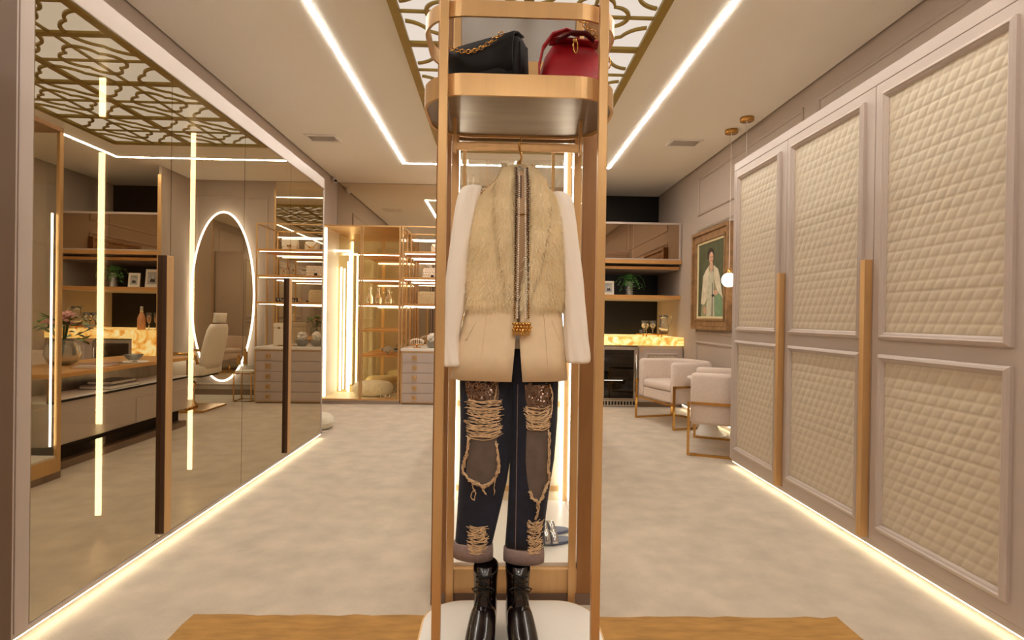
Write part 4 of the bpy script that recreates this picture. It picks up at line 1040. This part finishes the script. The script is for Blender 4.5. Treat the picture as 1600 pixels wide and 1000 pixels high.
MB().lathe([(.09, 0), (.105, .006), (.10, .010), (.02, .004)], 26, (-.04, 4.42, .6282)).build('saucer', 'petal', bw_, True)
mg = thing('magazine_pile', 'pink magazines spread along the gold counter top', 'magazine', (-.02, 4.05, .628))
for k in range(3): MB().obox((-.02+.01*k, 4.0+.06*k, .6325+.009*k), ((1, .1*k, 0), (-.1*k, 1, 0), (0, 0, 1)), (.075, .11, .004)).build('magazine', mat('mag%d' % k, [(206, 176, 160), (226, 214, 204), (190, 150, 136)][k], .4), mg)
fl = thing('flower_vase', 'round glass vase of pink and green flowers on the counter top', 'vase', (.30, 4.15, .628))
MB().lathe([(.05, 0), (.09, .02), (.115, .08), (.10, .14), (.07, .17), (.078, .19), (.072, .19), (.065, .17), (.09, .13), (.10, .08), (.08, .03), (.01, .015)], 28, (.30, 4.15, .6285)).build('vase', 'crystal', fl, True)
M['leaf'] = mat('leaf_green', (70, 96, 52), .5, noise=(20, .2)); M['leaf2'] = mat('leaf_light', (120, 146, 82), .5); M['rose'] = mat('dusty_pink_rose', (206, 150, 142), .7, noise=(40, .12))
rv = random.Random(21)
for k in range(10):
    a = rv.uniform(0, 2*PI); r_ = rv.uniform(.02, .16); c = Vector((.30+r_*math.cos(a), 4.15+r_*math.sin(a), .628+.36-r_*.5+rv.uniform(-.03, .04)))
    q = MB()
    for i in range(13):
        b = i*2.4; rr3 = .008+.0028*i; q.ball(c+Vector((rr3*math.cos(b), rr3*math.sin(b), .012-.0018*i)), .017, 6, 5, .7)
    q.build('bloom', 'rose' if k % 3 else 'leaf2', fl, True)
    MB().tube([(.30, 4.15, .70), (.30+(c.x-.30)*.5, 4.15+(c.y-4.15)*.5, .85), c], .004, 5).build('stem', 'leaf', fl, True)
for k in range(34):
    a = rv.uniform(0, 2*PI); r_ = rv.uniform(.06, .22); p = Vector((.30+r_*math.cos(a), 4.15+r_*math.sin(a), .628+.33-r_*.6+rv.uniform(-.06, .08))); d = Vector((math.cos(a), math.sin(a), rv.uniform(-.5, .6))).normalized(); s = d.cross(Vector((0, 0, 1))).normalized()
    L_ = rv.uniform(.06, .10); MB().add([p-d*L_*.2, p+d*L_*.3+s*L_*.28, p+d*L_, p+d*L_*.3-s*L_*.28, p+d*L_*.35+Vector((0, 0, .012))], [(0, 1, 4), (1, 2, 4), (2, 3, 4), (3, 0, 4)]).build('leaf', 'leaf' if k % 2 else 'leaf2', fl, True)

# white pouf past the mirrored cabinet
pf = thing('pouf', 'low round white pouf at the far end of the mirrored cabinet', 'pouf', (-1.58, 5.02, 0))
MB().lathe([(.10, 0), (.135, .015), (.148, .06), (.14, .10), (.11, .128), (.05, .135), (.001, .135)], 28, (-1.60, 5.02, .001)).build('cushion', 'whitefur', pf, True)
MB().tube([(-1.60+.149*math.cos(2*PI*k/28), 5.02+.149*math.sin(2*PI*k/28), .06) for k in range(28)], .004, 6, closed=True).build('piping', 'ivory', pf, True)
# ================================================================== BAR NICHE
NX0, NX1, NF = .99, 2.196, 6.35
M['onyx'] = None
def onyx_mat():
    m = bpy.data.materials.new('backlit_onyx'); m.use_nodes = True; nt = m.node_tree; L = nt.links
    nt.nodes.remove(nt.nodes['Principled BSDF'])
    tc = nt.nodes.new('ShaderNodeTexCoord'); n = nt.nodes.new('ShaderNodeTexNoise'); n.inputs['Scale'].default_value = 7; n.inputs['Detail'].default_value = 8; n.inputs['Distortion'].default_value = 1.6
    L.new(tc.outputs['Object'], n.inputs['Vector'])
    r = nt.nodes.new('ShaderNodeValToRGB'); e = r.color_ramp.elements; e[0].position = .30; e[0].color = (.62, .20, .03, 1); e[1].position = .70; e[1].color = (1, .86, .50, 1)
    x = r.color_ramp.elements.new(.45); x.color = (.95, .48, .10, 1); x = r.color_ramp.elements.new(.55); x.color = (1, .70, .26, 1)
    L.new(n.outputs['Fac'], r.inputs[0])
    em = nt.nodes.new('ShaderNodeEmission'); em.inputs[1].default_value = 1.5; L.new(r.outputs[0], em.inputs[0])
    gl = nt.nodes.new('ShaderNodeBsdfGlossy'); gl.inputs['Roughness'].default_value = .15; mx = nt.nodes.new('ShaderNodeMixShader'); mx.inputs[0].default_value = .06
    L.new(em.outputs[0], mx.inputs[1]); L.new(gl.outputs[0], mx.inputs[2]); L.new(mx.outputs[0], nt.nodes['Material Output'].inputs[0])
    return m
M['onyx'] = onyx_mat()
ct = thing('onyx_counter', 'glowing backlit onyx counter with waterfall end in the bar niche', 'counter', (1.6, 6.85, 0))
bx(NX0+.24, NX1-.002, NF, 7.445, .724, .820).build('slab', 'onyx', ct, bevel=.004)
bx(NX0, NX0+.238, NF, 7.445, .004, .820).build('waterfall_end', 'onyx', ct, bevel=.004)
bc_ = thing('bar_cabinet', 'taupe base cabinet with quilted door under the onyx counter', 'cabinet', (1.93, 6.8, 0))
bx(1.672, 2.19, NF+.035, 7.44, .06, .720).build('body', 'lac', bc_)
bx(1.672, 2.19, NF+.06, 7.4, 0, .06).build('plinth', 'lacd', bc_)
d = bx(1.676, 2.186, NF+.012, NF+.034, .072, .690).build('door', 'lac', bc_, bevel=.002)
rect_mould('y', NF+.012, 1.76, 2.13, .14, .635, .03, .014, -1).build('moulding', 'lac', d)
q = MB(); nu, nv = 44, 56; vs = []
for j in range(nv+1):
    for i in range(nu+1):
        u = .31*i/nu; v = .435*j/nv; b = v/.05; a = (u+.025*b)/.05
        f = lambda t: 1-abs(2*(t-math.floor(t))-1)**2.6
        vs.append((1.79+u, NF+.011-.007*math.sqrt(max(0, f(a)*f(b))), .170+v))
q.add(vs, [(j*(nu+1)+i, j*(nu+1)+i+1, (j+1)*(nu+1)+i+1, (j+1)*(nu+1)+i) for j in range(nv) for i in range(nu)]); q.build('quilted_panel', 'quilt', d, True)
bx(1.69, 1.712, NF, NF+.011, .655, .678).build('square_knob', 'gold', d)
wc = thing('wine_cooler', 'built-in steel wine cooler with dark glass door under the onyx counter', 'wine cooler', (1.45, 6.7, 0))
M['coolglass'] = glassy('cooler_glass', (.30, .30, .30), .1, fres=1.6)
bx(1.232, 1.668, NF+.40, 6.95, .01, .715).build('body', 'dark', wc)
for x0, x1, z0, z1 in ((1.232, 1.25, .01, .715), (1.65, 1.668, .01, .715)): bx(x0, x1, NF+.05, NF+.398, z0, z1).build('side_wall', 'black', wc)
bx(1.25, 1.65, NF+.05, NF+.398, .01, .09).build('bottom_wall', 'black', wc); bx(1.25, 1.65, NF+.05, NF+.398, .69, .715).build('top_wall', 'black', wc)
dr = MB().ring([(1.236, .088), (1.664, .088), (1.664, .706), (1.236, .706)], [(1.27, .105), (1.615, .105), (1.615, .668), (1.27, .668)], 'y', NF+.012, NF+.046).build('door', 'steel', wc, bevel=.002)
bx(1.268, 1.617, NF+.026, NF+.032, .103, .670).build('pane', 'coolglass', dr)
MB().tube([(1.640, NF-.012, .18), (1.640, NF-.012, .62)], .009, 8).build('handle', 'steel', dr, True)
for k, z in enumerate((.18, .26, .34, .42, .50, .58)):
    bx(1.252, 1.648, NF+.07, NF+.36, z-.006, z+.006).build('rack', 'goldw', wc)
bx(1.26, 1.50, NF+.062, NF+.068, .304, .312).build('interior_light', 'leds', wc)
bx(1.236, 1.664, NF+.03, NF+.046, .008, .082).build('grille', 'steel', wc)
for k in range(11): bx(1.255+k*.036, 1.277+k*.036, NF+.026, NF+.031, .025, .066).build('grille_slot', 'dark', wc)
for k in range(4):
    for z in (.186, .426, .506):
        x = 1.31+k*.085; t = thing('wine_bottle', '%s dark bottle on the %s rack of the wine cooler' % (['leftmost', 'second', 'third', 'rightmost'][k], {.186: 'lowest', .426: 'middle', .506: 'upper'}[z]), 'bottle', (x, NF+.10, z), 'bottles in the wine cooler')
        MB().tube([(x, NF+.09, z+.035), (x, NF+.16, z+.035), (x, NF+.19, z+.035), (x, NF+.36, z+.035)], [.013, .014, .032, .033], 12).build('glass', 'black', t, True)
        MB().tube([(x, NF+.085, z+.035), (x, NF+.10, z+.035)], .0145, 10).build('capsule', 'goldw', t, True)
# upper cabinet and shelves
uc = thing('upper_cabinet', 'wall cabinet with mirrored sliding fronts above the bar shelves', 'cabinet', (1.6, 6.9, 1.72))
bx(NX0, NX1-.002, 6.505, 7.44, 1.755, 2.172).build('body', 'lac', uc)
MB().ring([(NX0, 1.735), (NX1-.004, 1.735), (NX1-.004, 2.178), (NX0, 2.178)], [(NX0+.03, 1.75), (NX1-.03, 1.75), (NX1-.03, 2.155), (NX0+.03, 2.155)], 'y', 6.485, 6.504).build('frame', 'lac', uc)
M['taupemirror'] = mat('bronze_tinted_mirror', (186, 160, 134), .02, 1.0)
for k, (x0, x1) in enumerate(((NX0+.031, 1.59), (1.592, NX1-.031))): bx(x0, x1, 6.494, 6.503, 1.751, 2.154).build('mirror_door', 'taupemirror', uc)
def bar_shelf(z0, z1, y0, label, led):
    t = thing('bar_shelf', label, 'shelf', (1.6, 6.9, z0), 'gold edged bar shelves')
    bx(NX0, NX1-.002, y0+.012, 7.44, z0, z1).build('board', 'lac', t)
    bx(NX0, NX1-.002, y0, y0+.011, z0, z1).build('edge', 'oak', t)
    if led: bx(NX0+.02, NX1-.02, y0+.05, y0+.062, z0-.008, z0-.0005).build('light_strip', 'leds', t)
bar_shelf(1.69, 1.732, 6.47, 'upper gold edged shelf directly under the mirrored wall cabinet', False)
bar_shelf(1.628, 1.662, 6.56, 'shallow gold edged shelf below the cabinet shelf', False)
bar_shelf(1.272, 1.315, 6.49, 'lower gold edged shelf with photo frames and plant', False)
def photo_frame(x, y, w_, h_, label, dark):
    t = thing('photo_frame', label, 'photo frame', (0, 0, 0), 'photo frames on the bar shelf')
    MB().ring([(-w_, 0), (w_, 0), (w_, h_), (-w_, h_)], [(-w_*.66, h_*.17), (w_*.66, h_*.17), (w_*.66, h_*.83), (-w_*.66, h_*.83)], 'y', -.009, .009).build('frame', 'ivory', t, bevel=.002)
    bx(-w_*.67, w_*.67, -.001, .005, h_*.16, h_*.84).build('print', mat('print_grey', (176, 172, 168), .5, noise=(12, .25)), t)
    MB().prism([(w_*.35*math.cos(a)+w_*.05, h_*.30+h_*.22*math.sin(a)) for a in [PI*k/10 for k in range(11)]], 'y', -.003, -.001).build('print_figure', mat('print_dark', (60, 56, 56), .5), t)
    MB().prism([(w_*.17*math.cos(a), h_*.56+h_*.10*math.sin(a)) for a in [2*PI*k/14 for k in range(14)]], 'y', -.0045, -.003).build('print_head', mat('print_skin', (196, 188, 182), .5), t)
    t.location = (x, y, 1.3165); t.rotation_euler = (-.10, 0, 0)
photo_frame(1.345, 6.56, .065, .165, 'smaller ivory photo frame beside the plant on the bar shelf', 0)
photo_frame(1.155, 6.60, .085, .215, 'larger ivory photo frame at the left end of the bar shelf', 0)
pp = thing('potted_fern', 'green fern in a ribbed silver vase on the bar shelf', 'plant', (1.606, 6.60, 1.316))
prof = []
for i in range(25):
    r_ = .040+.006*(1 if (i//2) % 2 else -1); prof.append((r_, .0+i*.0068))
MB().lathe(prof, 20, (1.606, 6.60, 1.3165)).build('ribbed_vase', 'silver', pp)
rv = random.Random(9); M['fern'] = mat('fern_green', (64, 112, 42), .55, noise=(30, .25))
for k in range(26):
    a = 2*PI*k/26+rv.uniform(-.2, .2); R_ = rv.uniform(.10, .22); hh = rv.uniform(.02, .13); P = []
    if math.sin(a) > .4: R_ *= .7
    for i in range(8):
        t_ = i/7; P.append(Vector((1.606+R_*t_*math.cos(a), 6.60+R_*.55*t_*math.sin(a), 1.472+hh*math.sin(PI*.75*t_)-.13*t_*t_*rv.uniform(.6, 1.1))))
    for p_ in P: p_.z = max(p_.z, 1.326)
    q = MB(); q.tube(P, .0016, 4)
    for i in range(1, 8):
        d_ = (P[i]-P[i-1]).normalized(); s_ = d_.cross(Vector((0, 0, 1))).normalized(); L_ = .034*(1-.07*i)
        for sg_ in (-1, 1): q.add([P[i], P[i]+s_*sg_*L_*.5+d_*.012, P[i]+s_*sg_*L_+d_*.004+Vector((0, 0, -.006)), P[i]+s_*sg_*L_*.5-d_*.006], [(0, 1, 2, 3)])
    q.build('frond', 'fern', pp)
ty = thing('serving_tray', 'round gold mirrored tray holding crystal glasses on the onyx counter', 'tray', (1.90, 6.62, .82))
MB().lathe([(.17, .020), (.195, .024), (.200, .036), (.194, .036), (.185, .028), (.01, .026)], 40, (1.90, 6.62, .8205), 1, .8).build('tray', 'brass', ty, True)
for k in range(4): MB().lathe([(.010, 0), (.012, .010), (.006, .021)], 10, (1.90+.13*math.cos(PI/4+k*PI/2), 6.62+.1*math.sin(PI/4+k*PI/2), .8203)).build('foot', 'brass', ty, True)
for k, (x, y) in enumerate(((1.79, 6.58), (1.835, 6.66), (1.89, 6.57), (1.915, 6.66))):
    t = thing('crystal_goblet', ['leftmost crystal goblet on the serving tray', 'crystal goblet at the back left of the serving tray', 'crystal goblet at the front centre of the serving tray', 'crystal goblet at the back right of the serving tray'][k], 'glass', (x, y, .848), 'goblets on the serving tray')
    MB().lathe([(.030, 0), (.030, .004), (.006, .010), (.005, .055), (.020, .07), (.034, .10), (.036, .165), (.033, .165), (.030, .10), (.016, .075), (.001, .07)], 18, (x, y, .8485)).build('goblet', 'crystal', t, True)
jg = thing('crystal_jug', 'tall crystal jug with curved handle on the serving tray', 'jug', (2.03, 6.60, .848))
MB().lathe([(.045, 0), (.060, .03), (.064, .09), (.050, .14), (.042, .18), (.052, .235), (.049, .235), (.038, .18), (.045, .14), (.058, .09), (.054, .035), (.001, .012)], 24, (2.03, 6.60, .8485)).build('body', 'crystal', jg, True)
MB().tube([(2.075, 6.60, 1.06), (2.115, 6.60, 1.07), (2.13, 6.60, 1.03), (2.11, 6.60, .97), (2.088, 6.60, .94)], .008, 8).build('handle', 'crystal', jg, True)
MB().add([(1.985, 6.585, 1.075), (1.985, 6.615, 1.075), (1.945, 6.60, 1.100), (1.985, 6.60, 1.05)], [(0, 1, 2), (0, 2, 3), (1, 3, 2), (0, 3, 1)]).build('spout', 'crystal', jg)
cdl = thing('candle_glass', 'small glowing candle glass at the left of the serving tray', 'candle', (1.745, 6.56, .845))
MB().lathe([(.022, 0), (.028, .055), (.026, .055), (.020, .006)], 16, (1.755, 6.57, .8485)).build('cup', 'crystal', cdl, True)
MB().lathe([(.019, .006), (.022, .034), (.001, .036)], 14, (1.755, 6.57, .8485)).build('wax', 'ivory', cdl, True)
M['champ'] = mat('rose_bottle', (206, 146, 100), .15, spec=.6)
cb_ = thing('champagne_bottle', 'rose champagne bottle on the left of the onyx counter', 'bottle', (1.215, 6.50, .82))
MB().lathe([(.038, 0), (.042, .01), (.042, .13), (.030, .17), (.016, .20), (.014, .235)], 20, (1.215, 6.50, .8205)).build('glass', 'champ', cb_, True)
MB().lathe([(.0165, 0), (.017, .05), (.018, .055), (.016, .07), (.001, .072)], 16, (1.215, 6.50, 1.02)).build('foil', 'silver', cb_, True)
for k, x in enumerate((1.13, 1.045)):
    t = thing('champagne_flute', ['champagne flute beside the rose bottle', 'champagne flute nearest the niche side wall'][k], 'glass', (x, 6.50, .82), 'flutes on the onyx counter')
    MB().lathe([(.030, 0), (.030, .003), (.005, .008), (.004, .07), (.018, .09), (.026, .14), (.025, .20), (.023, .20), (.022, .14), (.001, .085)], 18, (x, 6.50, .8205)).build('flute', 'crystal', t, True)
    MB().lathe([(.004, .088), (.016, .100), (.021, .14), (.0215, .165), (.001, .166)], 14, (x, 6.50, .8205)).build('wine', 'champ', t, True)

# ================================================================== PORTRAIT
PY0, PY1, PZ0, PZ1 = 5.045, 5.985, .932, 1.957
pt = thing('framed_portrait', 'gilt framed portrait of a woman in a pale robe on the right wall', 'painting', (2.19, 5.5, .93))
M['gilt'] = mat('worn_gilt_wood', (158, 122, 84), .5, .35, noise=(14, .3, (1, 1, 1)), bump=(60, .3, .004))
def fr_ring(a, b, x0, x1, mt, nm):
    return MB().ring([(PY0+a, PZ0+a), (PY1-a, PZ0+a), (PY1-a, PZ1-a), (PY0+a, PZ1-a)], [(PY0+b, PZ0+b), (PY1-b, PZ0+b), (PY1-b, PZ1-b), (PY0+b, PZ1-b)], 'x', x0, x1).build(nm, mt, pt, bevel=.004)
fr_ring(0, .035, 2.135, 2.198, 'gilt', 'outer_frame'); fr_ring(.035, .09, 2.155, 2.198, 'gilt', 'scoop_frame'); fr_ring(.09, .112, 2.146, 2.198, 'gilt', 'inner_frame'); fr_ring(.112, .135, 2.162, 2.198, mat('liner', (232, 214, 170), .6), 'linen_liner')
cy0, cy1, cz0, cz1 = PY0+.13, PY1-.13, PZ0+.13, PZ1-.13
bx(2.172, 2.19, cy0, cy1, cz0, cz1).build('canvas', mat('canvas_green', (84, 86, 58), .7, noise=(8, .2)), pt)
# picture coordinates: u 0..1 from the far side to the near side, v 0..1 upward
U = lambda u, v: (cy1-(cy1-cy0)*u, cz0+(cz1-cz0)*v)
def blob(pts, x, col, nm, rough=.7, noise=(20, .15)):
    MB().prism([U(*p) for p in pts], 'x', x-.0008, x).build(nm, mat('paint_'+nm+str(len(bpy.data.materials)), col, rough, noise=noise), pt)
def ell(u, v, a, b, n=20): return [(u+a*math.cos(2*PI*k/n), v+b*math.sin(2*PI*k/n)) for k in range(n)]
blob([(.12, 0), (.16, .22), (.18, .45), (.20, .56), (.30, .63), (.42, .69), (.60, .67), (.76, .62), (.84, .46), (.90, .30), (.98, .2), (.98, 0)], 2.1718, (150, 148, 112), 'skirt')
blob([(.12, .18), (.17, .40), (.19, .55), (.30, .63), (.41, .68), (.44, .60), (.40, .40), (.34, .24), (.26, .17)], 2.1708, (216, 204, 178), 'robe_left')
blob([(.60, .68), (.76, .62), (.84, .50), (.92, .28), (.96, .24), (.80, .30), (.70, .38), (.64, .48), (.60, .58)], 2.1708, (216, 204, 178), 'robe_right')
blob([(.34, .0), (.36, .3), (.42, .58), (.50, .66), (.60, .58), (.62, .3), (.66, .0)], 2.1699, (198, 192, 166), 'gown')
blob([(.68, 0), (.66, .3), (.74, .33), (.92, .26), (.97, 0)], 2.1699, (120, 148, 112), 'green_cloth')
blob([(.44, .65), (.46, .72), (.58, .72), (.60, .65), (.52, .58)], 2.1690, (206, 168, 138), 'neck')
blob(ell(.48, .83, .125, .085), 2.1682, (52, 38, 32), 'hair')
blob(ell(.515, .785, .082, .075), 2.1672, (214, 172, 140), 'face')
for u in (.475, .56): blob(ell(u, .795, .014, .006, 8), 2.1662, (60, 42, 34), 'eye', noise=None)
blob([(.50, .80), (.535, .80), (.54, .77), (.515, .765)], 2.1662, (196, 148, 118), 'nose', noise=None)
blob(ell(.52, .745, .026, .007, 10), 2.1662, (168, 84, 72), 'mouth', noise=None)
blob(ell(.70, .315, .075, .035), 2.1680, (206, 164, 134), 'hand'); blob(ell(.30, .09, .06, .05), 2.1680, (206, 164, 134), 'hand_low')
blob([(.555, .0), (.565, .45), (.585, .45), (.585, 0)], 2.1690, (40, 40, 44), 'sash_ribbon'); blob(ell(.60, .28, .05, .018), 2.1672, (44, 36, 34), 'sash_knot')

# ================================================================== ARMCHAIRS, SIDE TABLE
M['velvet'] = mat('ivory_boucle', (222, 204, 192), .85, noise=(60, .05), bump=(300, .25, .002), sheen=.3)
def make_armchair(label):
    """faces -Y in local space; origin on the floor under the seat"""
    t = thing('armchair', label, 'armchair', (0, 0, 0), 'barrel armchairs by the portrait wall')
    def U_(hw, yb, yf, r, n=10):
        P = [(-hw, yf)]
        for i in range(n+1):
            a = PI-PI/2*i/n*1.0; P.append((-hw+r+r*math.cos(a), yb-r+r*math.sin(a)))
        for i in range(n+1):
            a = PI/2-PI/2*i/n; P.append((hw-r+r*math.cos(a), yb-r+r*math.sin(a)))
        P.append((hw, yf)); return P
    o, i_ = U_(.325, .27, -.26, .24), U_(.245, .19, -.26, .17)
    MB().prism(o+i_[::-1], 'z', .235, .625).build('backrest', 'velvet', t, True, bevel=.028)
    MB().prism(U_(.243, .188, -.245, .168), 'z', .24, .34).build('seat_base', 'velvet', t, bevel=.01)
    MB().prism(U_(.240, .185, -.255, .165), 'z', .341, .425).build('seat', 'velvet', t, True, bevel=.028)
    def bar(pts): 
        m = MB()
        for a, b in zip(pts, pts[1:]):
            a, b = Vector(a), Vector(b); d_ = b-a; ax = d_.normalized(); s_ = ax.cross(Vector((0, 0, 1))); s_ = s_.normalized() if s_.length > .1 else Vector((0, 1, 0)); m.obox((a+b)/2, (ax, s_, ax.cross(s_)), (d_.length/2+.009, .009, .009))
        return m
    for s in (-1, 1):
        bar([(s*.336, -.27, .40), (s*.336, -.27, .01)]).build('leg', 'brass', t); bar([(s*.336, .16, .40), (s*.336, .16, .01)]).build('leg', 'brass', t)
        bar([(s*.336, -.25, .40), (s*.336, .14, .40)]).build('side_bar', 'brass', t)
        bar([(s*.336, -.25, .010), (s*.336, .14, .010)]).build('floor_bar', 'brass', t)
    P = [(-.336, .16)]+[(.336*math.cos(PI-PI*i/12), .16+.12*math.sin(PI*i/12)) for i in range(1, 12)]+[(.336, .16)]
    bar([(x, y, .010) for x, y in P]).build('rear_floor_bar', 'brass', t)
    bar([(-.316, -.262, .225), (.316, -.262, .225)]).build('front_bar', 'brass', t)
    return t
a1 = make_armchair('ivory barrel armchair with gold frame in front of the bar cabinet')
a2 = copy_tree(a1); a2['label'] = 'ivory barrel armchair with gold frame half hidden by the wardrobe end'
a1.location = (1.83, 5.45, 0); a1.rotation_euler.z = math.radians(-74)
a2.location = (1.86, 4.34, 0); a2.rotation_euler.z = math.radians(-114)
st = thing('side_table', 'small white pedestal side table between the armchairs', 'table', (1.93, 4.90, 0))
MB().lathe([(.15, 0), (.15, .012), (.10, .03), (.045, .14), (.04, .34), (.06, .47), (.10, .495)], 28, (1.93, 4.90, .001)).build('pedestal', 'white', st, True)
MB().lathe([(.18, 0), (.19, .006), (.19, .018), (.18, .022)], 36, (1.93, 4.90, .497)).build('top', 'white', st, True)
bk = thing('open_book', 'dark open art book lying on the white side table', 'book', (1.95, 4.88, .52))
for s in (-1, 1):
    MB().loft([[(1.95+s*x, y, .525+.012*math.sin(min(1, x/.13)*PI)+.006*0) for x in (0, .03, .07, .12)] for y in (4.79, 4.97)], closed=False).build('pages', mat('book_dark%d' % s, (70, 62, 44), .4, noise=(20, .4)), bk, True, solid=.006)
bx(1.83, 2.07, 4.785, 4.975, .5195, .5225).build('cover', 'goldw', bk)
gt = thing('gold_trinket_box', 'small gold trinket box on the near edge of the side table', 'box', (1.80, 4.84, .52))
bx(1.785, 1.83, 4.82, 4.86, .5195, .535).build('box', 'brass', gt, bevel=.003); bx(1.783, 1.832, 4.818, 4.862, .535, .543).build('lid', 'brass', gt, bevel=.003)

# ================================================================== PENDANT LAMPS
def pendant(x, y, zg, label):
    t = thing('pendant_lamp', label, 'pendant lamp', (x, y, H), 'brass pendant lamps by the wardrobe')
    MB().lathe([(.001, -.030), (.052, -.030), (.055, -.026), (.055, 0)], 28, (x, y, H-.0005)).build('canopy', 'brass', t, True)
    MB().tube([(x, y, H-.03), (x, y, zg+.09)], .0025, 6).build('cord', 'white', t)
    MB().lathe([(.016, -.01), (.02, .0), (.02, .035), (.008, .045)], 16, (x, y, zg+.05)).build('socket', 'brass', t, True)
    MB().ball((x, y, zg), .062, 24, 16).build('globe', 'globe', t, True)
pendant(2.043, 4.78, 1.385, 'far pendant lamp whose glowing globe shows before the portrait')
pendant(2.043, 4.48, 1.62, 'near pendant lamp whose globe is hidden behind the wardrobe end')
